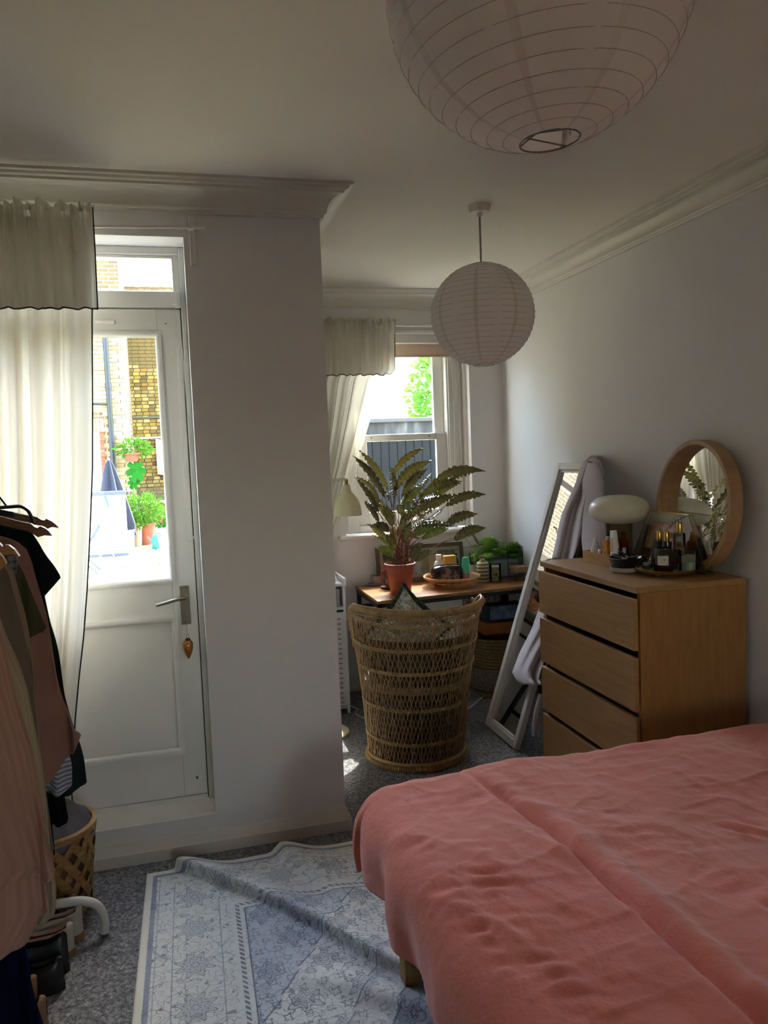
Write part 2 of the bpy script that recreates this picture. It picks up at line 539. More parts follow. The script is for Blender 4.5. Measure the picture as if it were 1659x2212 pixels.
# roller blind, mostly rolled up
BL = translucent('blind_cloth', 'd6cdbc', .22, weave=500, tint='e0b070')
t = thing('roller_blind', 'rolled-up cream roller blind glowing at the top of the sash window', 'blind', (1.44, 4.96, 2.15))
g = G().grid(lambda u, v: V(lerp(1.09, 1.80, u), 4.962, lerp(2.157, 2.262, v)), 8, 4)
g.build('blind_cloth', BL, t, solid=.0015)
G().box(1.09, 1.80, 4.956, 4.968, 2.150, 2.160).build('bottom_bar', mt('blind_bar', 'c8b79c', .6), t, bevel=.003)
G().tube([(1.08, 4.958, 2.262), (1.81, 4.958, 2.262)], .018, 16).build('blind_roll', BL, t)
# bead chain beside the door
t = thing('blind_chain', 'white beaded blind chain looping down beside the glazed door', 'chain', (.024, 3.20, 1.224))
g = G().box(.012, .034, 3.18, 3.214, 2.14, 2.19)
g.build('chain_bracket', GLOSSW, t, bevel=.003)
pa = at(378, 665, 'y', 3.195); pb = at(400, 1060, 'y', 3.195); pm = at(410, 1172, 'y', 3.195); pc = at(419, 1130, 'y', 3.195); pd = at(386, 672, 'y', 3.195)
ch = catmull([pa, at(388, 860, 'y', 3.195), pb, at(402, 1150, 'y', 3.195), pm, at(418, 1160, 'y', 3.195), pc, at(404, 880, 'y', 3.195), pd], 10)
g = G().tube(ch, .0014, 5)
L = 0
for i in range(len(ch) - 1):
    seg = ch[i + 1] - ch[i]; n = max(1, int(seg.length / .009))
    for k in range(n):
        g.sphere(ch[i] + seg * (k / n), .0026, 5, 4)
g.build('bead_chain', GLOSSW, t)

# ------------------------------------------------------------------ the yard seen through the panes
def brickmat(name, c1, c2, mortar, bwid=.225):
    s = NT(name)
    v = s.tc('Object')
    sep = s.n('SeparateXYZ', {0: v})
    cmb = s.n('CombineXYZ', {0: s.math('ADD', sep.outputs[0], sep.outputs[1]), 1: sep.outputs[2]})
    br = s.n('TexBrick', {'Vector': cmb.outputs[0], 'Color1': lin(c1), 'Color2': lin(c2), 'Mortar': lin(mortar), 'Scale': 1.0,
                          'Mortar Size': .008, 'Brick Width': bwid, 'Row Height': .075, 'Bias': -.1})
    br.offset = .5
    nz = s.noise(3, None, 4)
    s.set(s.bsdf.inputs['Base Color'], s.mix(s.math('MULTIPLY', nz, .6), br.outputs[0], lin(c2), 'MULTIPLY'))
    s.bsdf.inputs['Roughness'].default_value = .95
    s.bump(s.math('SUBTRACT', 1.0, br.outputs[1]), .6, .01)
    return s.m
STOCK = brickmat('stock_brick', '7a5f38', '634c2b', 'b9b09a')
YELL = brickmat('yellow_brick', '8a703c', '665230', '57503c', .135)
def brick_piece_mat(name, cols, rough=.95):
    s = NT(name)
    s.bsdf.inputs['Specular IOR Level'].default_value = .02
    rnd = s.n('ObjectInfo').outputs['Random']
    n = len(cols)
    c = s.ramp(rnd, [(i / (n - 1), c_) for i, c_ in enumerate(cols)])
    nz = s.noise(25, None, 4)
    s.set(s.bsdf.inputs['Base Color'], s.mix(s.math('MULTIPLY', nz, .5), c, lin('4d4030')))
    s.bsdf.inputs['Roughness'].default_value = rough
    s.bump(nz, .5, .006)
    return s.m
g = G()
g.box(-14, XA - .25, 3.40, 26, .0, .094); g.box(XA - .25, 14, 5.2, 26, .0, .094); g.box(-14, 14, -22, YR - .1, -.3, -.1)
struct(g, 'yard_ground', mt('yard_earth', '7d7258', .95, var=.2, vs=3, bump=.3), smooth=False)
# pieces of paving
yg = bpy.data.objects['yard_ground']
SLAB = brick_piece_mat('flagstone', ['8d7f60', '7d6f50', '9a8d6e', '71664c'])
slab_me = {}
rs = random.Random(3)
yy = 8.6
ci = 0
while yy < 15.2:
    dy = rs.choice([.45, .6, .6, .75]); xx = -2.4 + rs.random() * .3
    while xx < .6:
        dx = rs.choice([.45, .6, .75, .9])
        key = (dx, dy)
        if key not in slab_me:
            gg = G().box(-dx / 2 + .008, dx / 2 - .008, -dy / 2 + .008, dy / 2 - .008, 0, .03)
            o = gg.build('paving_slab', SLAB, yg, smooth=False)
            o.data.transform(Matrix.Translation(ORG['yard_ground']))
            slab_me[key] = o.data
        else:
            o = bpy.data.objects.new('paving_slab', slab_me[key]); COL.objects.link(o); o.parent = yg
        o['kind'] = 'structure'
        o.location = V(xx + dx / 2, yy + dy / 2, .085 + rs.random() * .006) - ORG['yard_ground']
        xx += dx
    yy += dy

def brick_wall(root, mat, x0, x1, z0, z1, yface, limit=290, skip=None, bw=.215, seed=1, proud=.012, z_per=.075):
    r_ = random.Random(seed)
    me = {}
    cnt = 0; extra = G()
    row = 0; z = z0
    while z < z1:
        x = x0 - (0 if row % 2 else .1125)
        while x < x1:
            a, b = max(x, x0), min(x + bw, x1)
            w = round(b - a, 2)
            if w > .03 and not (skip and skip((a + b) / 2, z)):
                if cnt < limit:
                    if w not in me:
                        o = G().box(-w / 2, w / 2, -.02, .02, 0, .063).build('brick', mat, root, smooth=False)
                        o.data.transform(Matrix.Translation(ORG[root.name]))
                        me[w] = o.data
                    else:
                        o = bpy.data.objects.new('brick', me[w]); COL.objects.link(o); o.parent = root
                    o.location = V((a + b) / 2, yface + .008 - r_.random() * proud, z) - ORG[root.name]
                    cnt += 1
                else:
                    extra.box(a, b, yface - .012, yface + .02, z, z + .063)
            x += bw + .01
        row += 1; z += z_per
    if extra.v:
        o = extra.build('brick_courses', mat, root, smooth=False); o['kind'] = 'stuff'

# neighbour house with sash window and drainpipe
YA = 15.5
hs = thing('neighbour_house', 'pale brick house across the yard with black drainpipe and white sash window', 'house', (-3.4, YA, .09))
xc = at(275, 900, 'y', YA).x          # its right corner
G().box(-7.5, xc, YA, YA + 2, .09, 8.2).build('house_wall', STOCK, hs, smooth=False)
wx1 = at(216, 960, 'y', YA).x; wz1 = at(205, 936, 'y', YA).z
skipw = lambda x, z: x < wx1 + .11 and .95 < z < wz1 + .36
PB = brick_piece_mat('pale_brick_piece', ['b59e6c', 'a08a5c', 'c4b184', '8d7a55', 'd0c3a0'])
brick_wall(hs, PB, -1.75, xc, 1.0, 4.35, YA, 300, skipw, seed=5)
RED = brick_piece_mat('red_brick_piece', ['a6563a', '8e4530', 'b5694a'])
for k in range(17):
    z = .98 + k * .075
    w = .11 if k % 2 else .075
    G().box(wx1 + .005, wx1 + w, YA - .016, YA + .02, z, z + .064).build('red_brick', RED, hs, smooth=False)
for k in range(9):
    x = wx1 + .09 - k * .072
    G().box(x - .062, x, YA - .018, YA + .02, wz1 + .03, wz1 + .27).build('arch_brick', PB, hs, smooth=False)
wf = frame_box(G(), wx1 - 1.0, wx1, .95, wz1 + .02, YA - .01, YA + .03, .07).build('window', mt('neighbour_white', 'e8e8e4', .5), hs, smooth=False)
g = G().box(wx1 - .95, wx1 - .05, YA - .012, YA + .02, 1.54, 1.60)
for q in (.3, .6): g.box(wx1 - .95 + q * .95, wx1 - .93 + q * .95, YA - .012, YA + .02, .98, wz1)
g.build('glazing_bar', mt('neighbour_white', 'e8e8e4'), wf, smooth=False)
G().box(wx1 - .95, wx1 - .05, YA - .004, YA - .001, 1.0, wz1).build('pane', mt('neighbour_glass', '8fb0bd', .1), wf, smooth=False)
# drainpipe
PIPE = mt('black_pipe', '090b0e', .4, var=.15, vs=10)
px_ = at(236, 870, 'y', YA - .12).x
g = G().tube([(px_, YA - .10, .12), (px_, YA - .10, 4.2)], .048, 12)
for z in (.9, 1.9, 2.9, 3.9): g.tube([(px_, YA - .10, z), (px_, YA - .10, z + .10)], .060, 12)
g.build('drainpipe', PIPE, hs)
zb = at(215, 874, 'y', YA - .1).z
g = G().tube([(px_, YA - .10, zb), (px_ - .3, YA - .10, zb + .02), (px_ - 1.1, YA - .10, zb + .05)], .024, 10)
g.tube([(px_ - .36, YA - .08, zb + .02), (px_ - .36, YA - .08, zb + .2)], .02, 8)
g.build('waste_pipe', PIPE, hs)

# taller yellow brick boundary wall behind
YW = 17.2
bw = thing('boundary_wall', 'rough yellow brick wall rising behind the potted shrub', 'wall', (-.4, YW, .09))
x1 = at(342, 800, 'y', YW).x
G().box(-2.2, 1.6, YW, YW + .5, .09, 5.15).build('wall_body', YELL, bw, smooth=False)
YP = brick_piece_mat('yellow_brick_piece', ['8f6f2e', '6d5526', 'a58745', '5c4a28', 'b2975a', '4e4028'])
xl = at(268, 800, 'y', YW).x - .1
brick_wall(bw, YP, xl, .15, 1.0, 5.0, YW, 300, None, bw=.125, seed=9, proud=.03)
zc = at(320, 902, 'y', YW).z
G().box(xl - .4, 1.2, YW - .05, YW + .01, zc - .02, zc + .02).build('ledge', mt('slate_ledge', '4a4436', .9), bw, smooth=False)
zc = at(310, 947, 'y', YW).z
G().tube([(xl - .3, YW - .06, zc), (1.2, YW - .06, zc + .02)], .02, 6).build('cable', mt('pale_cable', 'ded8c8'), bw)
zc = at(335, 1087, 'y', YW - .6).z
lw = thing('low_wall', 'low brick wall with pale coping behind the garden pots', 'wall', (-.1, YW - .7, .09))
G().box(-.75, 1.5, YW - .8, YW - .6, .09, zc).build('wall_body', YELL, lw, smooth=False)
G().box(-.8, 1.5, YW - .84, YW - .56, zc, zc + .05).build('coping', mt('coping', 'c9c2b0', .9, var=.1), lw, bevel=.01)

# white board fence with blue-grey rail
YF2 = 12.5
BW_ = mt('white_board', 'c4c2bc', .6, var=.04)
wb = thing('board_fence', 'white board screen with blue-grey top rail in the yard', 'fence', (-1.9, YF2, .1))
xr = at(272, 1100, 'y', YF2).x; zt = at(260, 1068, 'y', YF2).z; 
x = xr
for k in range(8):
    G().box(x - .295, x, YF2, YF2 + .02, .16, zt).build('board', BW_, wb, smooth=False)
    x -= .298
G().box(xr - 2.4, xr + .01, YF2 - .05, YF2 + .06, zt, zt + .055).build('rail', mt('blue_grey_rail', '3c465e', .5), wb, bevel=.008)
G().box(xr - 2.4, xr, YF2 - .005, YF2 + .03, .12, .16).build('bottom_rail', mt('dark_rail', '4a5060', .7), wb)
p = at(229, 1080, 'y', YF2 - .02)
G().tube([p + V(-.02, 0, .05), p + V(.0, -.02, .02), p + V(.02, -.01, -.04), p + V(.03, -.01, -.10)], .016, 6).build('rail_hook', mt('blue_hook', '3b4f74', .5), wb)

# closed parasol
p = at(244, 1050, 'y', 13.4)
pr = thing('closed_parasol', 'closed slate-blue parasol standing behind the white board screen', 'parasol', (p.x, 13.4, .11))
zt2 = at(236, 992, 'y', 13.4).z
def para(u, v):
    a = u * 2 * pi
    r = lerp(.015, .27, v ** .75) * (1 + .28 * cos(a * 6 + 1)) * (1 if v < .9 else .92)
    return V(p.x - .04 + r * cos(a) + .06 * v, 13.4 + r * sin(a), lerp(zt2, zt2 - 1.25, v))
G().grid(para, 48, 14, closed_u=True).build('canopy', mt('parasol_cloth', '141826', .8, var=.1), pr)
G().tube([(p.x, 13.4, .1), (p.x - .04, 13.4, zt2 + .02)], .02, 8).build('pole', mt('parasol_pole', '8a8a88', .5), pr)
G().lathe([(.0, .09), (.22, .09), (.22, .13), (.05, .17), (0, .17)], (p.x, 13.4, 0), 20).build('base', mt('parasol_base', '555a60', .8), pr)

# foliage helper: many small leaves joined as one part
def leaves(name, mat, parent, fn, n, size, seed, flat=.35, droop=0):
    r_ = random.Random(seed)
    g = G()
    for _ in range(n):
        p, d = fn(r_)
        d = Vector(d).normalized() if Vector(d).length > 0 else V(0, 0, 1)
        d = (d + V(r_.gauss(0, .45), r_.gauss(0, .45), r_.gauss(0, .45) - droop)).normalized()
        w = d.cross(V(r_.random() - .5, r_.random() - .5, r_.random() - .5)).normalized()
        s_ = size * (.6 + .8 * r_.random())
        q = d.cross(w) * s_ * .12
        g.add([p, p + d * s_ * .45 + w * s_ * flat + q, p + d * s_, p + d * s_ * .45 - w * s_ * flat + q], [(0, 1, 2, 3)])
    o = g.build(name, mat, parent, smooth=False)
    o['kind'] = 'stuff'
    return o
def ball(c, r, rr=(1, 1, 1)):
    def f(r_):
        while True:
            d = V(r_.uniform(-1, 1), r_.uniform(-1, 1), r_.uniform(-1, 1))
            if d.length < 1: break
        p = V(c[0] + d.x * r * rr[0], c[1] + d.y * r * rr[1], c[2] + d.z * r * rr[2])
        return p, d
    return f
GRN = translucent('shrub_green', '4f7a24', .25, var=.4, vs=12)
GRD = translucent('leaf_deep_green', '4e8a3a', .35, var=.4, vs=10)
TERRA = mt('terracotta', '86452f', .85, var=.12, vs=12, bump=.2)
def pot_prof(r0, r1, h, t=.02, lip=.03):
    return [(0, 0), (r0, 0), (r1 * .97, h - lip), (r1 * 1.06, h - lip), (r1 * 1.08, h), (r1 * .96, h), (r1 * .92, h - lip), (0, h - lip * 1.2)]
YP_ = 14.0
def pot(name, label, cat, px, pybase, yd, r0, r1, h, mat, mat2=None):
    p = at(px, pybase, 'y', yd); z = .115
    t = thing(name, label, cat, (p.x, yd, z))
    G().lathe(pot_prof(r0, r1, h), (p.x, yd, z), 28).build('pot', mat, t, sharp=50)
    return t, V(p.x, yd, z)
t, p = pot('potted_shrub', 'large terracotta pot holding a bright feathery green shrub in the yard', 'plant', 315, 1185, 14.0, .13, .19, .37, TERRA)
leaves('foliage', GRN, t, ball((p.x - .05, 14, p.z + .60), .42, (.95, .8, .62)), 900, .09, 4, .14)
g = G()
r_ = random.Random(2)
for k in range(16):
    a = r_.random() * 6.3
    g.tube([(p.x, 14, p.z + .33), (p.x + .18 * cos(a), 14 + .15 * sin(a), p.z + .55), (p.x - .03 + .34 * cos(a), 14 + .25 * sin(a), p.z + .8)], .004, 4)
g.build('stems', GRD, t)
t, p = pot('white_bucket', 'white plastic bucket beside the big terracotta pot', 'bucket', 281, 1190, 13.3, .075, .085, .33, mt('bucket_plastic', 'a6a4a0', .4))
G().tube([p + V(.09 * cos(a), -.02, .30 - .05 * sin(a)) for a in np.linspace(0, pi, 9)], .004, 5).build('handle', mt('bucket_plastic', 'ebe9e4'), t)
t, p = pot('beige_planter', 'tall beige planter half hidden between bucket and terracotta pot', 'planter', 295, 1187, 13.75, .09, .11, .34, mt('beige_pot', '7d7058', .8, var=.1))
leaves('foliage', GRN, t, ball((p.x, 13.75, p.z + .42), .16), 160, .08, 11, .2)
# flowering pot
t, p = pot('flower_pot', 'pot of red flowers at the right of the terracotta pot', 'plant', 352, 1174, 15.0, .10, .14, .20, mt('pale_pot', 'cfc8ba', .8))
leaves('foliage', GRD, t, ball((p.x - .02, 15, p.z + .36), .26, (1, .8, .8)), 420, .08, 12, .3)
leaves('flowers', mt('red_petals', 'c9323f', .6, var=.2), t, ball((p.x, 14.9, p.z + .48), .26, (1, .8, .7)), 90, .06, 13, .5)
# watering can
p = at(337, 1185, 'y', 13.2)
TEAL = mt('teal_plastic', '0f6a62', .35, var=.05)
t = thing('watering_can', 'teal watering can on the paving before the flowers', 'watering can', (p.x, 13.2, .115))
G().lathe([(0, 0), (.062, 0), (.066, .01), (.060, .16), (.05, .19), (.03, .21), (.028, .225), (0, .225)], (p.x, 13.2, .115), 20).build('body', TEAL, t)
G().tube([p + V(-.05, 0, .10), p + V(-.09, 0, .15), p + V(-.12, 0, .20)], .009, 8).build('spout', TEAL, t)
G().tube(catmull([(p.x + .05, 13.2, .30), (p.x + .08, 13.2, .33), (p.x + .05, 13.2, .37), (p.x, 13.2, .36)], 4), .008, 6).build('handle', TEAL, t)
# timber block
p = at(318, 1183, 'y', 13.3)
tag(G().box(p.x - .09, p.x + .09, 13.2, 13.3, .115, .155).build('wood_block', mt('block_wood', 'cda45e', .7, var=.1), bevel=.004), 'light timber offcut lying in front of the terracotta pot', 'block')
# hanging basket and climber on the house wall
p = at(284, 986, 'y', YA - .3)
t = thing('hanging_pot', 'terracotta wall pot with trailing yellow-green leaves above the monstera leaf', 'plant', (p.x, YA - .3, p.z - .1))
G().lathe([(0, -.1), (.10, -.1), (.14, .03), (.155, .03), (.155, .06), (.13, .06), (.12, .02), (0, .02)], p, 24).build('pot', TERRA, t, sharp=50)
leaves('foliage', GRN, t, ball((p.x + .06, YA - .3, p.z + .14), .26, (1.2, .6, .55)), 260, .10, 21, .2)
G().tube([p + V(0, 0, -.02), (p.x, YA, p.z - .02)], .01, 5).build('bracket', PIPE, t)
# monstera-like climber
p = at(287, 1035, 'y', YA - .3)
t = thing('climbing_plant', 'climber with a big split green leaf on the neighbour house corner', 'plant', (p.x, YA - .15, p.z - .6))
LEAFG = translucent('monstera_leaf', '1f5a18', .15, var=.15, vs=6)
def bigleaf(c, s, rot, name='leaf'):
    pts = []
    n = 28
    for k in range(n):
        a = 2 * pi * k / n
        r = s * (1 - .18 * cos(a)) * (1.0 if k % 4 else .62)
        pts.append(V(c[0] + r * cos(a + rot) * .8, c[1] + .02 * sin(3 * a), c[2] + r * sin(a + rot)))
    g = G().add([Vector(c)] + pts, [(0, i + 1, (i + 1) % n + 1) for i in range(n)])
    return g.build(name, LEAFG, t, smooth=False)
q = at(295, 1014, 'y', YA - .35); bigleaf(q, .22, 1.2)
q = at(288, 1040, 'y', YA - .3); bigleaf(q, .14, 2.0)
G().tube([p + V(-.02, .1, -.6), p, at(295, 1014, 'y', YA - .3)], .012, 6).build('stem', GRD, t)
# white cloth hanging at right
YSH = YW - .09
a_, b_ = at(336, 948, 'y', YSH), at(350, 1024, 'y', YSH)
t = tag(G().grid(lambda u, v: V(lerp(a_.x, a_.x + .42, u), YSH + .02 * sin(u * 14), lerp(a_.z, b_.z, v) - .08 * u), 16, 6).build('hanging_sheet', mt('white_sheet', 'e6ecf0', .8), solid=.006), 'white sheet hanging on the line beside the yellow brick wall', 'sheet')
# folding garden chair
pc_ = at(200, 1225, 'y', 10.6)
t = thing('folding_chair', 'thin dark folding garden chair in front of the white boards', 'chair', (pc_.x, 10.6, .115))
CH = mt('dark_chair_metal', '3a4450', .5)
tp = at(214, 1133, 'y', 10.6)
for dy in (0, .38):
    G().tube([(pc_.x - .28, 10.6 + dy, .12), (tp.x, 10.6 + dy, tp.z)], .010, 6).build('leg', CH, t)
    G().tube([(pc_.x + .06, 10.6 + dy, .12), (pc_.x - .30, 10.6 + dy, .50)], .010, 6).build('leg', CH, t)
g = G()
for k in range(5): g.box(pc_.x - .36 + k * .07, pc_.x - .31 + k * .07, 10.6, 10.98, .50, .515)
g.build('seat', CH, t)
g = G()
for k in range(2): g.box(tp.x - .012, tp.x + .012, 10.6, 10.98, tp.z - .02 - k * .09, tp.z + .03 - k * .09)
g.build('backrest', mt('chair_slat', '5e7590', .5), t)
# small pale bistro table top
p = at(225, 1176, 'y', 11.4)
t = thing('garden_table', 'small pale round garden table in the glare by the boards', 'table', (p.x, 11.4, .115))
G().lathe([(0, 0), (.20, 0), (.20, .018), (0, .018)], (p.x, 11.4, p.z), 24).build('tabletop', mt('pale_table', 'dcd8ca', .6), t)
for a in (0, 2.1, 4.2):
    G().tube([(p.x + .05 * cos(a), 11.4 + .05 * sin(a), p.z), (p.x + .17 * cos(a), 11.4 + .17 * sin(a), .12)], .009, 6).build('leg', mt('pale_table', 'dcd8ca'), t)
# grass tuft near the door
p = at(362, 1262, 'y', 7.0)
g = G(); r_ = random.Random(8)
for k in range(70):
    a = r_.uniform(-1.6, .8); L_ = r_.uniform(.25, .62)
    b0 = V(p.x + r_.gauss(.05, .05), 7.0 + r_.gauss(0, .06), .10)
    b1 = b0 + V(sin(a) * .12, r_.gauss(0, .05), L_ * .75); b2 = b0 + V(sin(a) * .40, r_.gauss(0, .1), L_ * (.95 - abs(a) * .15))
    g.tube([b0, b1, b2], [.004, .003, .0008], 3)
o = g.build('grass_tuft', translucent('dry_grass', 'a9a35a', .4, var=.3), smooth=False, center=(p.x, 7.0, .1))
tag(o, 'spiky tuft of ornamental grass just outside the door pane', 'grass', kind='stuff')

# dark timber shed beyond the sash window
YS = 9.0
sh = thing('timber_shed', 'dark weathered timber shed filling the lower sash window', 'shed', (3.0, YS, .09))
DKN = NT('dark_plank'); DK = DKN.m
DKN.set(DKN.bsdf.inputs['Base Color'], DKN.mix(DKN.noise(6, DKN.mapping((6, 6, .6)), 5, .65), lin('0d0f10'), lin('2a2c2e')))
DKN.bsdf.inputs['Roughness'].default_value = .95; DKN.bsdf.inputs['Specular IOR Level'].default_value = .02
x = 1.2
za = at(870, 940, 'y', YS).z
pm_ = None
r_ = random.Random(5)
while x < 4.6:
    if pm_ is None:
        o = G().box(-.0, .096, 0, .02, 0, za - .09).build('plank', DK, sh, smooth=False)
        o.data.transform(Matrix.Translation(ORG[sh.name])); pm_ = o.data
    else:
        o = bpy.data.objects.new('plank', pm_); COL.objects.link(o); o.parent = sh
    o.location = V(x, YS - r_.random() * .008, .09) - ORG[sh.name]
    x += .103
zr = at(870, 903, 'y', YS).z
FEL = NT('roof_felt')
fn_ = FEL.noise(9, FEL.mapping((1, 1, .15)), 5)
FEL.set(FEL.bsdf.inputs['Base Color'], FEL.ramp(fn_, [(.35, '111315'), (.55, '282b2e'), (.75, '5a5e61')]))
FEL.bsdf.inputs['Roughness'].default_value = .8
G().box(1.1, 4.7, YS - .04, YS + .02, za, zr - .05).build('fascia', FEL.m, sh, smooth=False)
G().box(1.05, 4.75, YS - .09, YS + 2.5, zr - .05, zr).build('roof_edge', mt('flashing', '3c3e41', .8, var=.15), sh, bevel=.01)
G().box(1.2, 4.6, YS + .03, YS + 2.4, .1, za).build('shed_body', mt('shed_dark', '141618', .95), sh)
# tree behind
TREE = translucent('tree_green', '5c8a34', .35, var=.4, vs=3)
t = thing('garden_tree', 'sunlit leafy tree above the shed roof in the sash window', 'tree', (6.1, 15, .09))
leaves('foliage', TREE, t, ball((5.75, 15, 2.6), 1.25, (1.0, .8, 1.0)), 4200, .12, 31, .35)
leaves('foliage', TREE, t, ball((6.4, 15, 3.9), 1.3, (.8, .8, 1.3)), 3600, .12, 33, .35)
g = G().tube([(6.3, 15, .1), (6.2, 15, 1.6), (6.3, 15, 3.2), (6.4, 15, 4.6)], [.14, .11, .07, .03], 10)
r_ = random.Random(4)
for k in range(10):
    z = 1.6 + k * .28
    g.tube([(6.25, 15, z), (6.25 + r_.uniform(-.9, .6), 15 + r_.uniform(-.5, .5), z + .7)], [.04, .01], 6)
g.build('trunk', mt('bark', '5d4c3c', .95, bump=.5), t)

# ------------------------------------------------------------------ curtains
CUR = translucent('curtain_cotton', 'ddd8cb', .17, var=.05, vs=60, weave=900, tint='efe9da')
PIP = mt('black_piping', '17171a', .8)
def fold_fn(seed, n):
    r_ = random.Random(seed)
    ph = [r_.uniform(0, 6.28) for _ in range(4)]
    fr = [n, n * 1.73, n * .57, n * 2.9]
    am = [1, .45, .6, .2]
    def ff(u, v):
        q = sum(a * sin(2 * pi * f * u + p + .5 * sin(v * 3 + p)) for a, f, p in zip(am, fr, ph)) / 1.6
        return math.copysign(abs(q) ** .75, q)
    return ff
def curtain(rootname, label, x0, yc, top, val_z, edge, bot, depth, folds, seed, wire, left_z=None, left=None):
    """edge: [(z, x_right)] top to bottom; left: optional [(z, x_left)]"""
    t = thing(rootname, label, 'curtain', (x0, yc, bot))
    f1 = fold_fn(seed, folds); f2 = fold_fn(seed + 5, folds * 1.25)
    zs = [e[0] for e in edge][::-1]; xs = [e[1] for e in edge][::-1]
    lz = [e[0] for e in (left or [(top, x0), (bot, x0)])][::-1]; lx = [e[1] for e in (left or [(top, x0), (bot, x0)])][::-1]
    def body(u, v):
        z = lerp(top - .03, bot, v)
        xr_ = interp(z, zs, xs); xl_ = interp(z, lz, lx)
        uu = u + .012 * sin(u * 40)
        x = lerp(xl_, xr_, uu)
        amp = depth * (.45 + .55 * min(1, v * 2.5))
        # close the cloth onto itself at the free edge
        return V(x + .25 * depth * f2(u, v) * (1 - u) * u * 4, yc + amp * f1(u, v * 1.2) * (1 if u < .97 else .4), z)
    g = G().grid(body, 170, 60)
    g.build('curtain_panel', CUR, t, sharp=180)
    vz = lambda u: val_z - .006 + .006 * f2(u, 0)
    def val(u, v):
        z = lerp(top, vz(u), v)
        x = lerp(interp(z, lz, lx), interp(z, zs, xs) + .012 + .02 * v, u)
        gather = .012 * sin(u * 210 + 3 * sin(u * 17)) * (1 - min(1, v * 3))
        return V(x, yc - .028 - .022 * min(1, v * 2) + .6 * depth * f2(u, v * .7) + gather, z)
    g = G().grid(val, 220, 26)
    g.build('valance', CUR, t, sharp=180)
    # heading frill
    def frill(u, v):
        x = lerp(x0, xs[-1] + .012, u)
        return V(x + .006 * sin(u * 90), yc - .018 + .014 * sin(u * 230 + 4 * sin(u * 19)) * (.4 + v), top - .01 + v * (.028 + .008 * sin(u * 67) + .006 * sin(u * 141)))
    G().grid(frill, 360, 4).build('heading_frill', CUR, t, sharp=180)
    G().tube([val(i / 200, 1.0) + V(0, -.002, 0) for i in range(201)], .0028, 5).build('hem_piping', PIP, t)
    g = G().tube([val(1, i / 20) for i in range(21)] , .0024, 5)
    if wire: g.tube([body(1, i / 50) + V(.001, -.002, 0) for i in range(51)], .0026, 5)
    g.build('edge_piping', PIP, t)
    return t
yc = 2.985
E_ = [(at(*q, 'y', yc).z, at(*q, 'y', yc).x) for q in ((195, 468), (196, 560), (194, 690), (195, 860), (195, 1010), (190, 1150), (184, 1270), (176, 1380), (166, 1470), (158, 1560), (150, 1700))]
curtain('door_curtain', 'long cream curtain with black piping and frilled valance over the glazed door', -1.0, yc, 2.425, 2.083, E_, .22, .036, 10, 3, True)
yc = 4.84
E2 = [(at(*q, 'y', yc).z, at(*q, 'y', yc).x) for q in ((846, 694), (842, 740), (838, 800), (822, 820), (806, 880), (786, 950), (762, 1030), (738, 1110), (722, 1160), (712, 1230))]
curtain('window_curtain', 'cream curtain with black-edged valance swept to the left of the sash window', .68, yc, 2.355, 2.03, E2, .72, .018, 9, 12, None,
        left=[(2.4, .68), (1.5, .68), (.7, .62)])
# rods
t = thing('curtain_rod', 'thin white curtain rod with clear end bracket above the door', 'curtain rod', (.1, 3.0, 2.43))
pa = at(200, 489, 'y', 3.0); pb = at(443, 492, 'y', 3.0)
G().tube([(-1.0, 3.0, pa.z), pa, pb], .0055, 8).build('rod', GLOSSW, t)
PLAS = mt('clear_plastic', 'd8d6d0', .15)
p = at(413, 478, 'y', 3.0)
g = G().box(p.x - .011, p.x + .011, 2.985, 3.07, p.z - .02, p.z + .012)
g.box(p.x - .009, p.x + .015, 3.058, 3.07, p.z - .145, p.z + .012)
g.build('bracket', PLAS, t, bevel=.003)
t = thing('window_curtain_rod', 'thin white curtain wire across the top of the sash window', 'curtain rod', (1.5, 4.85, 2.34))
G().tube([(.62, 4.85, 2.338), (1.37, 4.85, 2.338), (1.6, 4.85, 2.333), (1.98, 4.85, 2.345)], .0045, 8).build('rod', GLOSSW, t)
G().box(1.97, 1.985, 4.84, 4.9, 2.33, 2.36).build('bracket', PLAS, t, bevel=.002)

# amber ornament hanging from the door key
p = V(-.002, 3.198, .80)
t = thing('hanging_ornament', 'amber cone-shaped ornament hanging from the door key', 'ornament', (p.x, p.y, .742))
AMB = NT('amber_glass')
AMB.bsdf.inputs['Base Color'].default_value = lin('a8682a'); AMB.bsdf.inputs['Roughness'].default_value = .22
AMB.bsdf.inputs['Metallic'].default_value = .25; AMB.bump(AMB.n('TexVoronoi', {'Scale': 160, 'Vector': AMB.tc()}).outputs[0], .5, .002)
G().lathe([(0, .742), (.003, .744), (.012, .762), (.0185, .785), (.0195, .802), (.017, .812), (.010, .818), (0, .819)], (p.x, p.y, 0), 24).build('bauble', AMB.m, t)
G().lathe([(.0105, .814), (.0105, .822), (.008, .825), (0, .826)], (p.x, p.y, 0), 16).build('cap', mt('dark_tin', '2c2a2a', .5, metal=.5), t)
g = G().tube([(p.x + .005 * cos(a), p.y, .834 + .008 * sin(a)) for a in np.linspace(0, 2 * pi, 13)[:-1]], .0012, 5, closed=True)
g.tube([(p.x, p.y, .842), (p.x - .001, p.y, .894)], .001, 5)
g.build('string', mt('string', '8c8478', .8), t)

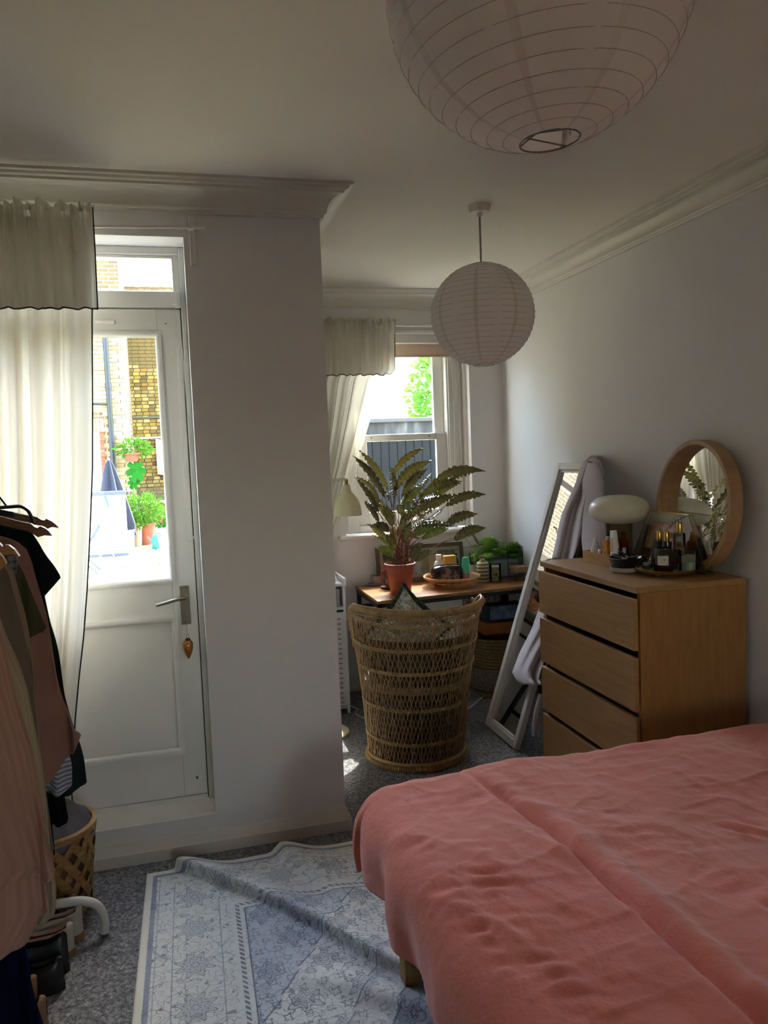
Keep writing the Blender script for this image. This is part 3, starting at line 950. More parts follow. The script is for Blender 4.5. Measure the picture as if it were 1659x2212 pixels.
# ------------------------------------------------------------------ paper lanterns
PAP = translucent('lantern_paper', 'f4f0ee', .62, var=.04, vs=14, tint='f6f0ee')
WIRE = mt('lantern_wire', 'b8b0a8', .6)
def lantern(c, r, top, rose, label, seams, tilt, seed, bands=26):
    t = thing('paper_lantern', label, 'lampshade', c)
    M = Matrix.Rotation(tilt[1], 4, tilt[0]) if tilt else Matrix.Identity(4)
    C0 = Vector(c)
    r_ = random.Random(seed)
    ns = 8
    a0, a1 = radians(11.5), radians(168.5)
    nu = 96
    def surf(u, v, push=0.0):
        ph = lerp(a0, a1, v)
        th = 2 * pi * u
        fl = 1 - .012 * abs(sin(th * ns / 2 + .4)) * sin(ph)
        b = (v * bands) % 1
        sc = -.006 * (sin(pi * b) ** 2)
        wr = .004 * mnoise.noise(V(cos(th) * 7, sin(th) * 7, v * 22 + seed))
        rr = r * (fl + sc + wr * 1.2) + push
        return C0 + M @ V(rr * sin(ph) * cos(th), rr * sin(ph) * sin(th), rr * cos(ph) * .97)
    G().grid(surf, nu, bands * 4, closed_u=True).build('paper_shade', PAP, t, sharp=180)
    g = G()
    for k in range(1, bands):
        ph = lerp(a0, a1, k / bands)
        g.tube([C0 + M @ V(.996 * r * sin(ph) * cos(q), .996 * r * sin(ph) * sin(q), .97 * r * cos(ph)) for q in np.linspace(0, 2 * pi, 49)[:-1]], .0006, 4, closed=True)
    g.build('wire_rings', WIRE, t)
    g = G()
    for k in range(ns):
        u0 = (k + seams) / ns
        g.grid(lambda u, v: surf(u0 + (u - .5) * .012, v, .0006), 2, bands * 2)
    g.build('paper_seams', mt('seam_paper', 'e6ded8', .9), t, sharp=180)
    for nm, ph in (('lower_ring', a1), ('upper_ring', a0)):
        cc = C0 + M @ V(0, 0, .97 * r * cos(ph)); rr = r * sin(ph)
        g = G().tube([cc + M @ V(rr * cos(q), rr * sin(q), 0) for q in np.linspace(0, 2 * pi, 33)[:-1]], .0013, 6, closed=True)
        if nm == 'lower_ring':
            g.tube([cc + M @ V(rr * cos(.5), rr * sin(.5), 0), cc + M @ V(rr * cos(3.4), rr * sin(3.4), 0)], .0012, 5)
            g.tube([cc + M @ V(rr * cos(2.6), rr * sin(2.6), 0), cc + M @ V(rr * cos(2.6) * .4, rr * sin(2.6) * .4, .015), cc + M @ V(rr * cos(4.9), rr * sin(4.9), 0)], .0012, 5)
        g.build(nm, mt('dark_wire', '6f6964', .5), t)
    # frame rods inside
    g = G().tube([C0 + V(0, 0, r * .95), C0 + V(.05, 0, -r * .9)], .0015, 5)
    g.build('inner_frame', WIRE, t)
    tz = C0.z + r * .95
    G().tube([(rose[0], rose[1], rose[2]), (C0.x, C0.y, tz), (C0.x, C0.y, tz - .05)], .0045, 8).build('flex', mt('grey_flex', '9b948e', .7), t)
    G().lathe([(.0, -.045), (.012, -.045), (.014, -.030), (.040, -.028), (.048, -.004), (.048, .003), (0, .003)], rose, 32).build('ceiling_rose', mt('rose_plastic', 'd9d2cc', .5), t)
    return t
lantern((1.292, 3.169, 2.106), .2225, 2.32, (1.292, 3.169, ZC), 'round white paper lantern hanging in full view over the alcove', .35, None, 3, 24)
lantern((.555, 1.112, 2.213), .2265, 2.44, (.555, 1.112, ZC), 'large close paper lantern cut by the top of the photo', .15, ('Y', radians(-4)), 11, 24)

# ------------------------------------------------------------------ bed
OAK = wood('oak_veneer', '8a6636', 'b48c54', 5, (10, 10, 1.2), .5)
bed = thing('bed', 'low wooden bed with square legs under the terracotta duvet', 'bed', (1.3, 1.15, 0))
for lx_, ly_ in ((.565, 2.06), (2.04, 2.06), (.565, .15), (2.04, .15)):
    G().box(lx_ - .028, lx_ + .028, ly_ - .028, ly_ + .028, 0, .30).build('leg', OAK, bed, bevel=.003, smooth=False)
g = G(); g.box(.545, .57, .16, 2.05, .24, .34); g.box(2.04, 2.065, .16, 2.05, .24, .34); g.box(.56, 2.05, 2.06, 2.085, .24, .34); g.box(.56, 2.05, .12, .145, .24, .34)
g.build('side_rails', OAK, bed, bevel=.002, smooth=False)
g = G()
for k in range(12): g.box(.57, 2.04, .22 + k * .155, .28 + k * .155, .27, .285)
g.build('bed_slats', OAK, bed, smooth=False)
G().box(.56, 2.06, .14, 2.07, .30, .50).build('mattress', mt('mattress_cloth', 'd9d4ca', .9, bump=.2), bed, bevel=.04)
# duvet
DUV = NT('duvet_cotton')
nz = DUV.noise(3.2, None, 4)
dv = DUV.mix(DUV.math('MULTIPLY', nz, .7), lin('d87656'), lin('c76e68'))
fine = DUV.noise(900, None, 2)
DUV.set(DUV.bsdf.inputs['Base Color'], dv)
DUV.bsdf.inputs['Roughness'].default_value = .82
DUV.bsdf.inputs['Specular IOR Level'].default_value = .15
DUV.bsdf.inputs['Sheen Weight'].default_value = .25
wr_ = DUV.noise(13, DUV.mapping((1, .8, 1)), 6, .6)
DUV.bump(DUV.math('ADD', DUV.math('MULTIPLY', wr_, 1.0), DUV.math('MULTIPLY', fine, .04)), .55, .016)
BX0, BX1, BY0, BY1, BZ = .545, 2.09, -.25, 2.085, .585
RC = .105
def offd(d):
    if d <= 0: return d, 0.0
    q = RC * pi / 2
    if d < q:
        a = d / RC
        return RC * sin(a), RC * (1 - cos(a))
    e = d - q
    return RC - .10 * max(0, e - .04) , RC + e
UL, UR, VN, VF = -.278, 1.50, -.10, BY1 - BY0 + .315
def nz3(x, y, s, k): return mnoise.noise(V(x * s + k, y * s + k * 1.7, k * .37))
def duvet(u, v):
    a = lerp(UL, UR, u)             # distance right of the left bed edge
    b = lerp(VN, VF, v)             # distance from the near end
    yl = b - (BY1 - BY0)            # past far edge
    du = max(0, -a); dv_ = max(0, yl)
    d = (du ** 2.6 + dv_ ** 2.6) ** (1 / 2.6)
    off, drop = offd(d)
    if d > 0:
        n = math.hypot(du, dv_); nx, ny = du / n, dv_ / n
    else: nx = ny = 0
    x = BX0 + max(a, 0) - nx * off
    y = BY0 + min(b, BY1 - BY0) + ny * off
    z = BZ - drop
    topw = max(0, 1 - d / .2)
    # loft of the filling
    inx = min(1, max(0, a) / .35); iny = min(1, max(0, -yl) / .35)
    puff = .022 * min(inx, 1) * topw
    z += puff * (1 - (1 - inx) * .5)
    # broad undulation
    z += topw * (.016 * nz3(x, y, 2.4, 1.3) + .008 * nz3(x, y, 6, 4.1))
    # long crease running down the bed
    cx = .80 + .05 * sin(b * 1.1 + .3) - .14 * max(0, yl + .25 + .15) 
    e = (x - cx)
    cw = .5 + .5 * math.tanh((1.95 - y) * 6)
    z += topw * cw * (-.022 * math.exp(-(e / .012) ** 2) + .014 * math.exp(-((e - .035) / .03) ** 2))
    # puckers along the shoulder
    sh_ = math.exp(-((a - .10) / .07) ** 2) * (d == 0)
    sh_ += math.exp(-((d - .03) / .08) ** 2) * (d > 0) * .55
    env = math.exp(-((y - 1.42) / .36) ** 2)
    pk = math.exp(-((a - .085 - .03 * nz3(y, 0, 6, 2)) / .045) ** 2) if d == 0 else math.exp(-((d + .02) / .05) ** 2)
    z += .0075 * pk * sin(y * 120 + 3.5 * nz3(x, y, 6, 9) + 40 * a) * env * max(0, .55 + 1.6 * nz3(x, y, 9, 2.2))
    # soft drag folds running down from the shoulder
    z += topw * .006 * max(0, 1 - 6 * abs(nz3(x * .8 + y * .35, y * .25, 7, 21))) * (1 if a < .6 else .5)
    # small pinches on the right
    for (qx, qy, ss) in ((1.27, 1.55, .045), (1.33, 1.42, .05), (1.50, 1.32, .06), (1.12, 1.25, .04), (1.28, 1.02, .06)):
        rr = math.hypot((x - qx) / ss, (y - qy) / ss)
        if rr < 3: z += topw * .008 * math.exp(-rr * rr) * sin((x - qx) * 90 + (y - qy) * 70)
    # fine wrinkles (across, near the far right)
    rdg = lambda q: 1 - abs(q) * 2.2
    z += topw * .0030 * max(0, rdg(mnoise.noise(V(x * 3.2 + y, y * 11 - x * 2, 3)))) ** 3
    z += topw * .0028 * max(0, rdg(mnoise.noise(V(x * 7 - y * 3, y * 8 + x * 4, 13)))) ** 4
    z += (1 - topw) * 0 + topw * .0025 * mnoise.noise(V(x * 9, y * 30, 3)) * min(1, max(0, (x - .9) * 3))
    z += topw * .0030 * mnoise.noise(V(x * 22, y * 14, 8))
    # hanging folds
    hang = max(0, min(1, (d - .06) / .16))
    if hang > 0:
        s_ = (b if du > dv_ else a) ; 
        ang = math.atan2(dv_, du + 1e-6)
        s2 = y * 1.0 + x * 1.0 if (du > 0 and dv_ > 0) else (y if du > 0 else x)
        fold = sin((s2) * 23 + 3.5 * nz3(x, y, 2.5, 6)) * .5 + .6 * nz3(x * 1.0, y * 1.0 + d * .3, 9, 3)
        x += -nx * fold * .026 * hang; y += ny * fold * .026 * hang
        crn = math.exp(-((ang - .75) / .5) ** 2) * hang
        x -= nx * .022 * crn * sin(ang * 22); y += ny * .022 * crn * sin(ang * 22)
        z -= .012 * fold * hang
        # tucked in underneath towards the hem
        tk = max(0, (d - .30)) * .55
        x += nx * tk; y -= ny * tk
    if z < .19: z = .19 + (z - .19) * .1
    return V(min(x, 2.115), y, z)
o = G().grid(duvet, 300, 400).build('duvet', DUV.m, sharp=180, solid=.006)
tag(o, 'creased terracotta duvet spread over the bed', 'duvet')

# ------------------------------------------------------------------ rug
RW, RL = 1.75, 2.4
def rugmat():
    s = NT('faded_persian_rug')
    uv = s.n('UVMap').outputs[0]
    sp = s.n('SeparateXYZ', {0: uv})
    U = s.math('MULTIPLY', sp.outputs[0], RW); Vv = s.math('MULTIPLY', sp.outputs[1], RL)
    du = s.math('MINIMUM', U, s.math('SUBTRACT', RW, U)); dv = s.math('MINIMUM', Vv, s.math('SUBTRACT', RL, Vv))
    d = s.math('MINIMUM', du, dv)
    # mirrored vine field
    mu = s.math('ABSOLUTE', s.math('SUBTRACT', U, RW / 2)); mv = s.math('ABSOLUTE', s.math('SUBTRACT', Vv, RL / 2))
    vec = s.n('CombineXYZ', {0: mu, 1: mv, 2: 0.0}).outputs[0]
    wob = s.n('TexNoise', {'Scale': 16.0, 'Detail': 2.0, 'Vector': vec}).outputs[1]
    v2 = s.n('VectorMath', {0: vec, 1: s.n('VectorMath', {0: wob, 3: .035}, operation='SCALE').outputs[0]}, operation='ADD').outputs[0]
    def contour(scale, lo, hi, feat='F1', rnd=.85):
        vo = s.n('TexVoronoi', {'Scale': scale, 'Vector': v2, 'Randomness': rnd}, feature=feat)
        dd = vo.outputs[0]
        a = s.math('GREATER_THAN', dd, lo); b = s.math('LESS_THAN', dd, hi)
        return s.math('MULTIPLY', a, b)
    l1 = contour(22, .29, .37); l2 = contour(22, .12, .15); l3 = contour(48, .30, .36); l4 = contour(13, .46, .50)
    def flowers(px_, py_, sx_, sy_, petals, rings, off=0.0):
        row = s.math('FLOOR', s.math('DIVIDE', py_, sy_))
        shx = s.math('MULTIPLY', s.math('MODULO', row, 2.0), sx_ * off)
        fx = s.math('MULTIPLY', s.math('SUBTRACT', s.math('FRACT', s.math('DIVIDE', s.math('ADD', px_, shx), sx_)), .5), sx_)
        fy = s.math('MULTIPLY', s.math('SUBTRACT', s.math('FRACT', s.math('DIVIDE', py_, sy_)), .5), sy_)
        r = s.math('SQRT', s.math('ADD', s.math('MULTIPLY', fx, fx), s.math('MULTIPLY', fy, fy)))
        th = s.math('ARCTAN2', fy, fx)
        rr = s.math('MULTIPLY', r, s.math('ADD', 1.0, s.math('MULTIPLY', s.math('COSINE', s.math('MULTIPLY', th, float(petals))), .26)))
        o = None
        for a, b in rings:
            q = s.math('MULTIPLY', s.math('GREATER_THAN', rr, a), s.math('LESS_THAN', rr, b))
            o = q if o is None else s.math('MAXIMUM', o, q)
        return o, s.math('LESS_THAN', rr, rings[-1][1])
    wx_ = s.n('SeparateXYZ', {0: v2})
    fl1, in1 = flowers(s.math('SUBTRACT', du, .095), Vv, .15, .19, 8, ((.009, .013), (.026, .030), (.044, .0485)))
    fl1b, in1b = flowers(s.math('SUBTRACT', dv, .095), U, .15, .19, 8, ((.009, .013), (.026, .030), (.044, .0485)))
    lr = s.math('LESS_THAN', du, dv)
    flB = s.math('ADD', s.math('MULTIPLY', fl1, lr), s.math('MULTIPLY', fl1b, s.math('SUBTRACT', 1.0, lr)))
    inB = s.math('ADD', s.math('MULTIPLY', in1, lr), s.math('MULTIPLY', in1b, s.math('SUBTRACT', 1.0, lr)))
    fl2, in2 = flowers(wx_.outputs[0], wx_.outputs[1], .17, .15, 6, ((.008, .011), (.022, .026), (.036, .040)), .5)
    fl3, in3 = flowers(wx_.outputs[0], wx_.outputs[1], .056, .05, 4, ((.008, .012),), .5)
    nzl = s.n('TexNoise', {'Scale': 30.0, 'Detail': 1.0, 'Vector': vec}).outputs[0]
    l5 = s.math('LESS_THAN', s.math('ABSOLUTE', s.math('SUBTRACT', nzl, .5)), .012)
    inb_ = s.math('MULTIPLY', s.math('GREATER_THAN', d, .105), s.math('LESS_THAN', d, .25))
    infl = s.math('GREATER_THAN', d, .34)
    fls = s.math('MAXIMUM', s.math('MULTIPLY', flB, inb_), s.math('MULTIPLY', s.math('MAXIMUM', fl2, fl3), infl))
    msk = s.math('SUBTRACT', 1.0, s.math('MAXIMUM', s.math('MULTIPLY', inB, inb_), s.math('MULTIPLY', in2, infl)))
    oth = s.math('MULTIPLY', msk, s.math('MAXIMUM', s.math('MULTIPLY', l2, .5), s.math('MAXIMUM', s.math('MULTIPLY', l3, .45), s.math('MAXIMUM', s.math('MULTIPLY', l4, .6), l5))))
    lines = s.math('MAXIMUM', fls, oth)
    # zones
    def band(x, a, b):
        return s.math('MULTIPLY', s.math('GREATER_THAN', x, a), s.math('LESS_THAN', x, b))
    cream = lin('e6e8e8'); blue = lin('a4b4d2'); slate = lin('6a7898'); pink = lin('cfc0c6'); dark = lin('46536e')
    # medallion (diamond with steps)
    dia = s.math('ADD', s.math('MULTIPLY', mu, 1.25), mv)
    step = s.math('MULTIPLY', s.math('ROUND', s.math('MULTIPLY', mu, 16.0)), .02)
    dia = s.math('ADD', dia, step)
    zone = s.math('GREATER_THAN', dia, 1.12)          # blue spandrels
    col = s.mix(s.math('MULTIPLY', zone, .5), cream, blue)
    z2 = band(dia, .52, .72)
    col = s.mix(s.math('MULTIPLY', z2, .45), col, pink)
    z3 = s.math('LESS_THAN', dia, .50)
    col = s.mix(s.math('MULTIPLY', z3, .5), col, slate)
    z4 = s.math('LESS_THAN', dia, .32)
    col = s.mix(s.math('MULTIPLY', z4, .6), col, cream)
    # border field
    brd = s.math('LESS_THAN', d, .335)
    col = s.mix(brd, col, lin('e6e6e2'))
    # motif fill spots
    vo = s.n('TexVoronoi', {'Scale': 11.0, 'Vector': v2})
    fill = s.math('LESS_THAN', vo.outputs[0], .24)
    col = s.mix(s.math('MULTIPLY', fill, .28), col, slate)
    infill = s.math('MULTIPLY', s.math('MAXIMUM', s.math('MULTIPLY', inB, inb_), s.math('MULTIPLY', in2, infl)), .3)
    col = s.mix(infill, col, slate)
    fade = s.ramp(s.noise(5, None, 3), [(.3, .45), (.7, .85)])
    col = s.mix(s.math('MULTIPLY', lines, fade), col, dark)
    for x_ in ((1.118, 1.128), (.715, .723), (.495, .505)):
        col = s.mix(s.math('MULTIPLY', band(dia, *x_), .7), col, dark)
    # stripes following the edge
    teeth = s.math('GREATER_THAN', s.math('FRACT', s.math('MULTIPLY', s.math('ADD', U, Vv), 45.0)), .4)
    for a, b, c_, k in ((0, .022, lin('e9e5d6'), 1), (.024, .040, slate, .8), (.048, .052, slate, .5), (.100, .104, slate, .6), (.25, .254, slate, .6), (.29, .33, cream, .6), (.333, .338, dark, .8)):
        col = s.mix(s.math('MULTIPLY', band(d, a, b), k), col, c_)
    col = s.mix(s.math('MULTIPLY', band(d, .304, .318), s.math('MULTIPLY', teeth, .8)), col, dark)
    wearn = s.noise(7, None, 5, .65)
    col = s.mix(s.ramp(wearn, [(.35, 0.0), (.75, .35)]), col, lin('dfe2e8'))
    pile = s.noise(700, None, 2)
    col = s.mix(s.math('MULTIPLY', pile, .18), col, lin('7c8496'))
    s.set(s.bsdf.inputs['Base Color'], col)
    s.bsdf.inputs['Roughness'].default_value = .95
    s.bsdf.inputs['Specular IOR Level'].default_value = .1
    s.bump(pile, .3, .002)
    return s.m
RX0, RY1 = -.198, 2.945
def ridge(x, y, P, w, h, lean=0):
    best = 9; bt = 0; side = 0
    for i in range(len(P) - 1):
        ax, ay = P[i]; bx, by = P[i + 1]
        dx, dy = bx - ax, by - ay
        L2 = dx * dx + dy * dy
        t = max(0, min(1, ((x - ax) * dx + (y - ay) * dy) / L2))
        qx, qy = x - ax - t * dx, y - ay - t * dy
        dd = math.hypot(qx, qy)
        if dd < best:
            best = dd; bt = (i + t) / (len(P) - 1); side = 1 if (dx * qy - dy * qx) > 0 else -1
    w_ = w * (1.9 if side > 0 else .55)         # gentle far slope, steep near slope
    hh = h if not callable(h) else h(bt)
    return hh * math.exp(-(best / w_) ** 2), side, best
F1 = [(-.075, 2.96), (.05, 2.83), (.19, 2.665), (.37, 2.42), (.48, 2.235), (.60, 2.06), (.80, 1.84)]
F2 = [(.30, 2.95), (.34, 2.82), (.42, 2.66), (.50, 2.45)]
F3 = [(.22, 2.22), (.36, 2.12), (.52, 1.98), (.72, 1.80)]
def rug(u, v):
    x = RX0 + u * RW - .03 * (1 - v); y = RY1 - RL + v * RL - .035 * u
    y += -.012 * (u * RW > .08) * 0
    h1, s1, b1 = ridge(x, y, F1, .034, lambda t: .046 + .014 * (1 - t))
    h2, s2, b2 = ridge(x, y, F2, .05, lambda t: .040 * (1 - .85 * t))
    h3, s3, b3 = ridge(x, y, F3, .05, lambda t: .006 + .03 * t)
    z = .010 + h1 + h2 + h3 + .0015 * nz3(x, y, 8, 2)
    # cloth slides toward the ridge and overhangs a little
    y -= .45 * h1; x -= .40 * h1
    # edge wander at the back
    y += .018 * v ** 6 * nz3(x, 0, 5, 4)
    return V(x, y, z)
o = G().grid(rug, 190, 220, uv=True).build('rug', rugmat(), sharp=180, solid=.006)
tag(o, 'faded blue and cream patterned rug rucked into diagonal folds beside the bed', 'rug')

# ------------------------------------------------------------------ wicker barrel chair
CANE = wood('cane', '7a6040', 'b39468', 30, (1, 1, 1), .5, .2)
CANE2 = wood('cane_light', '8a6b40', 'b89a6a', 30, (1, 1, 1), .45, .2)
ch = thing('wicker_chair', 'round-backed woven wicker chair with its back to the bed', 'chair', (1.12, 3.76, 0))
ZT = .775
ringz = [.714, .596, .482, .300, .132]
def crad(z): return interp(z, [0, .05, .3, .5, .775], [.248, .238, .262, .288, .332])
def ccen(z): return V(lerp(1.095, 1.125, z / ZT), lerp(3.74, 3.775, z / ZT), 0)
AF = radians(99)
def cp(a, z, dr=0.0):
    c = ccen(z); r = crad(z) + dr
    return V(c.x + r * sin(a), c.y - r * cos(a), z)
def rimz(a):                 # arms drop away at the front ends
    t_ = max(0, (abs(a) - radians(80)) / radians(19))
    return ZT - .05 * t_ - (.16 * t_ ** 4) + .012 * (a < 0) * min(1, abs(a))
g = G()
for sgn in (1, -1):
    for k in range(-54, 55):
        a_start = k * radians(4.3)
        pts = []
        for j in range(27):
            z = .02 + (ZT - .03) * j / 26
            a = a_start + sgn * 1.15 * (z - .4)
            if abs(a) > AF: 
                if len(pts) > 1: g.tube(pts, .0024, 4, caps=False)
                pts = []; continue
            if z > rimz(a) - .01: break
            pts.append(cp(a, z, .002 * sgn + .003 * sin(k * 2.1 + z * 9)))
        if len(pts) > 1: g.tube(pts, .0024, 4, caps=False)
o = g.build('diagonal_weave', CANE, ch); o['kind'] = 'stuff'
g = G()
for k in range(-9, 10):
    a = k * AF / 9
    g.tube([cp(a, z, -.006) for z in np.linspace(.01, rimz(a) - .01, 8)], .0032, 4, caps=False)
o = g.build('upright_canes', CANE, ch); o['kind'] = 'stuff'
for zz in ringz:
    n = 70
    sag = .028 if zz == .714 else .01
    up = lambda a: zz + (sag * (abs(a) / AF) ** 2) * (1.4 if zz == .714 else 1)
    g = G()
    for q in (0, pi):
        g.tube([cp(a, up(a), .006) + V(0, 0, .006 * sin(a * 60 + q)) + V(sin(a), -cos(a), 0) * .003 * cos(a * 60 + q) for a in np.linspace(-AF, AF, 220)], .0045, 5)
    g.build('woven_ring', CANE2, ch)
# wrapped rim
g = G()
rim = [cp(a, rimz(a), .006) for a in np.linspace(-AF, AF, 90)]
g.tube(rim, .012, 8)
pr_ = V(0, 0, 0)
for i in range(0, 150):
    a = -AF + 2 * AF * i / 150
    c = cp(a, rimz(a), .006); rd = V(sin(a), -cos(a), 0)
    g.tube([c + rd * (.0145 * cos(q)) + V(0, 0, .0145 * sin(q)) for q in np.linspace(0, 2 * pi, 9)[:-1]], .0048, 5, closed=True)
g.build('wrapped_rim', CANE2, ch)
g = G().tube([p + V(0, 0, .018) for p in rim], .0045, 6)
g.tube([p + V(0, 0, -.026) for p in rim], .0035, 6)
g.build('rim_cane', CANE2, ch)
for s_ in (-1, 1):
    G().tube([cp(s_ * AF, z, 0) for z in np.linspace(.0, rimz(AF), 12)], .011, 8).build('arm_post', CANE2, ch)
# foot ring, all round
g = G()
for zz, rr in ((.012, .012), (.034, .009)):
    g.tube([cp(a, zz, .004) for a in np.linspace(-pi, pi, 73)[:-1]], rr, 8, closed=True)
for i in range(150):
    a = 2 * pi * i / 150
    c = cp(a, .016, .004); rd = V(sin(a), -cos(a), 0)
    g.tube([c + rd * (.014 * cos(q)) + V(0, 0, .014 * sin(q)) for q in np.linspace(0, 2 * pi, 8)[:-1]], .0032, 4, closed=True)
g.build('foot_ring', CANE2, ch)
# front base drum below the seat and seat
g = G()
for k in range(34):
    a = AF + (2 * pi - 2 * AF) * (k + .5) / 34
    g.tube([cp(a, z) for z in np.linspace(.02, .40, 6)], .004, 4, caps=False)
o = g.build('base_canes', CANE, ch); o['kind'] = 'stuff'
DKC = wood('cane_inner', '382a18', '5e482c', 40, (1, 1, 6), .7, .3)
G().lathe([(.0, .375), (.262, .375), (.268, .39), (.262, .405), (0, .41)], ccen(.4), 40).build('seat', CANE, ch)
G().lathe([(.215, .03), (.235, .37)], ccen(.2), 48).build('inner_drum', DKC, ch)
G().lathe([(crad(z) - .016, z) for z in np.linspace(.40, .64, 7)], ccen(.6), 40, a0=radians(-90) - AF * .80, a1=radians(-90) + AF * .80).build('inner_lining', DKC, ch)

# cushion standing in the chair
CSM = NT('floral_cushion')
vo = CSM.n('TexVoronoi', {'Scale': 38.0, 'Vector': CSM.tc()})
wv = CSM.noise(34, None, 3)
c_ = CSM.ramp(wv, [(.38, 'd8d6c8'), (.48, 'a9bdb8'), (.52, '4f5f52'), (.58, 'cfc3b4'), (.68, '8f6f66')])
CSM.set(CSM.bsdf.inputs['Base Color'], CSM.mix(CSM.math('MULTIPLY', CSM.math('LESS_THAN', vo.outputs[0], .25), .5), c_, lin('6f8f8c')))
CSM.bsdf.inputs['Roughness'].default_value = .9
# corner-up square, tip seen above the rim
tipp = at(873, 1262, 'y', 3.72)
cw = .34
cx_, cy_ = tipp.x + .005, 3.72
cs = thing('cushion', 'floral cushion with dark green ruffled edge peeking above the wicker chair', 'cushion', (cx_, cy_, .42))
e1 = V(.735, .1, -.68).normalized(); e2 = V(-.66, .12, -.75).normalized()
nrm = e1.cross(e2).normalized()
def cush(sd):
    def f(u, v):
        a, b = u * 2 - 1, v * 2 - 1
        h = .075 * ((1 - a ** 4) * (1 - b ** 4)) ** .55
        q = tipp + e1 * (u * cw) + e2 * (v * cw) + nrm * (sd * h) + V(0, 0, -.01)
        q += e1 * (-.03 * a * (1 - b * b)) + e2 * (-.03 * b * (1 - a * a))
        return q
    return f
g = G().grid(cush(1), 26, 26); g.grid(cush(-1), 26, 26)
g.build('cushion_pad', CSM.m, cs, sharp=180)
edge = [cush(0)(t_, 0) for t_ in np.linspace(0, 1, 60)] + [cush(0)(1, t_) for t_ in np.linspace(0, 1, 60)][1:] + [cush(0)(1 - t_, 1) for t_ in np.linspace(0, 1, 60)][1:] + [cush(0)(0, 1 - t_) for t_ in np.linspace(0, 1, 60)][1:-1]
cc_ = tipp + (e1 + e2) * cw / 2
g = G(); n = len(edge)
def ruf(u, v):
    i = int(round(u * n)) % n
    p = edge[i]; d = (p - cc_).normalized()
    return p + d * (v * .026) + nrm * (.013 * sin(i * 1.7) * (.3 + v))
g.grid(ruf, n, 3, closed_u=True)
g.build('ruffle', mt('dark_green_ruffle', '3f4a38', .9, var=.2, vs=60), cs, sharp=180, solid=.004)

# ------------------------------------------------------------------ desk
DTOP = wood('rustic_desk_top', '3a2212', 'b0783e', 4, (1.6, 9, 9), .32, .2)
IRON = mt('black_iron', '17181b', .5, metal=.3)
dk = thing('desk', 'rustic wooden desk top on a black metal frame under the window', 'desk', (1.56, 4.55, 0))
def sk(x, y): return y + .075 * (x - 1.06)       # desk is a little askew
g = G()
npl = 3
pol = [(1.045, sk(1.045, 4.25)), (2.105, sk(2.105, 4.25)), (2.105, 4.87), (1.045, 4.815)]
g.prism(pol, .682, .70)
g.build('desk_top', DTOP, dk, bevel=.002, smooth=False)
g = G()
for (x, y) in ((1.05, 4.256), (1.05, 4.785), (2.07, 4.34), (2.07, 4.83)):
    G().box(x, x + .026, y, y + .026, 0, .68).build('leg', IRON, dk, bevel=.002, smooth=False)
g.prism([(1.05, 4.256), (2.095, 4.335), (2.095, 4.36), (1.05, 4.28)], .658, .68)
g.prism([(1.05, 4.79), (2.095, 4.835), (2.095, 4.86), (1.05, 4.812)], .658, .68)
g.box(1.05, 1.076, 4.256, 4.80, .656, .68); g.box(2.07, 2.096, 4.34, 4.85, .656, .68)
g.prism([(1.05, 4.79), (2.095, 4.835), (2.095, 4.86), (1.05, 4.812)], .56, .58)
g.box(1.05, 1.076, 4.256, 4.80, .10, .125)
g.build('frame_rails', IRON, dk, smooth=False)
# things under the desk
def basket_shape(g, c, rx, ry, h, rows=9):
    for k in range(rows):
        z = h * (k + .5) / rows
        s = 1 + .12 * k / rows
        g.tube([(c[0] + rx * s * cos(q) , c[1] + ry * s * sin(q), c[2] + z + .003 * sin(q * 24 + k * pi)) for q in np.linspace(0, 2 * pi, 49)[:-1]], h / rows * .55, 6, closed=True)
t = thing('storage_basket', 'woven straw basket on the floor under the desk', 'basket', (1.93, 4.62, 0))
g = G().box(1.74, 2.10, 4.42, 4.80, 0, .01); basket_shape(g, (1.92, 4.61, .16), .165, .17, .19)
g.build('basket_body', mt('dark_straw', '7a6443', .85, var=.25, vs=50), t)
tag(G().lathe([(0, 0), (.18, 0), (.20, .02), (.205, .09), (.19, .145), (0, .155)], (1.92, 4.61, .012), 32).build('floor_pouffe', mt('grey_boucle', '6b6258', .95, var=.4, vs=60, bump=.6, bs=120)), 'speckled grey pouffe under the desk beneath the straw basket', 'pouffe')
tag(G().box(1.80, 2.08, 4.52, 4.66, .365, .445).build('orange_box', mt('orange_card', 'a9672f', .7, var=.2, vs=12), bevel=.01), 'orange cardboard box resting on the straw basket under the desk', 'box')
t = thing('picture_box', 'dark blue picture box stacked above the orange box under the desk', 'box', (1.94, 4.58, .447))
g = G().box(1.82, 2.06, 4.53, 4.62, .449, .555); g.build('box_body', mt('navy_card', '2c3a4c', .6), t, bevel=.003)
G().box(1.84, 2.04, 4.526, 4.529, .462, .545).build('print', mt('picture_print', '6f8296', .6, var=.6, vs=22), t)
# patterned cloth behind / floral wallpapered panel at the right
FL = NT('floral_cloth')
f_ = FL.noise(30, None, 3)
FL.set(FL.bsdf.inputs['Base Color'], FL.ramp(f_, [(.42, '6f7468'), (.52, 'b4b0a2'), (.60, '8a5f55')]))
o = G().grid(lambda u, v: V(lerp(1.78, 2.10, u), 4.87 - .012 * (1 + sin(u * 40)), lerp(.02, .64, v)), 40, 6).build('floral_cloth', FL.m, solid=.003)
tag(o, 'floral cloth hanging behind the boxes under the desk', 'cloth')

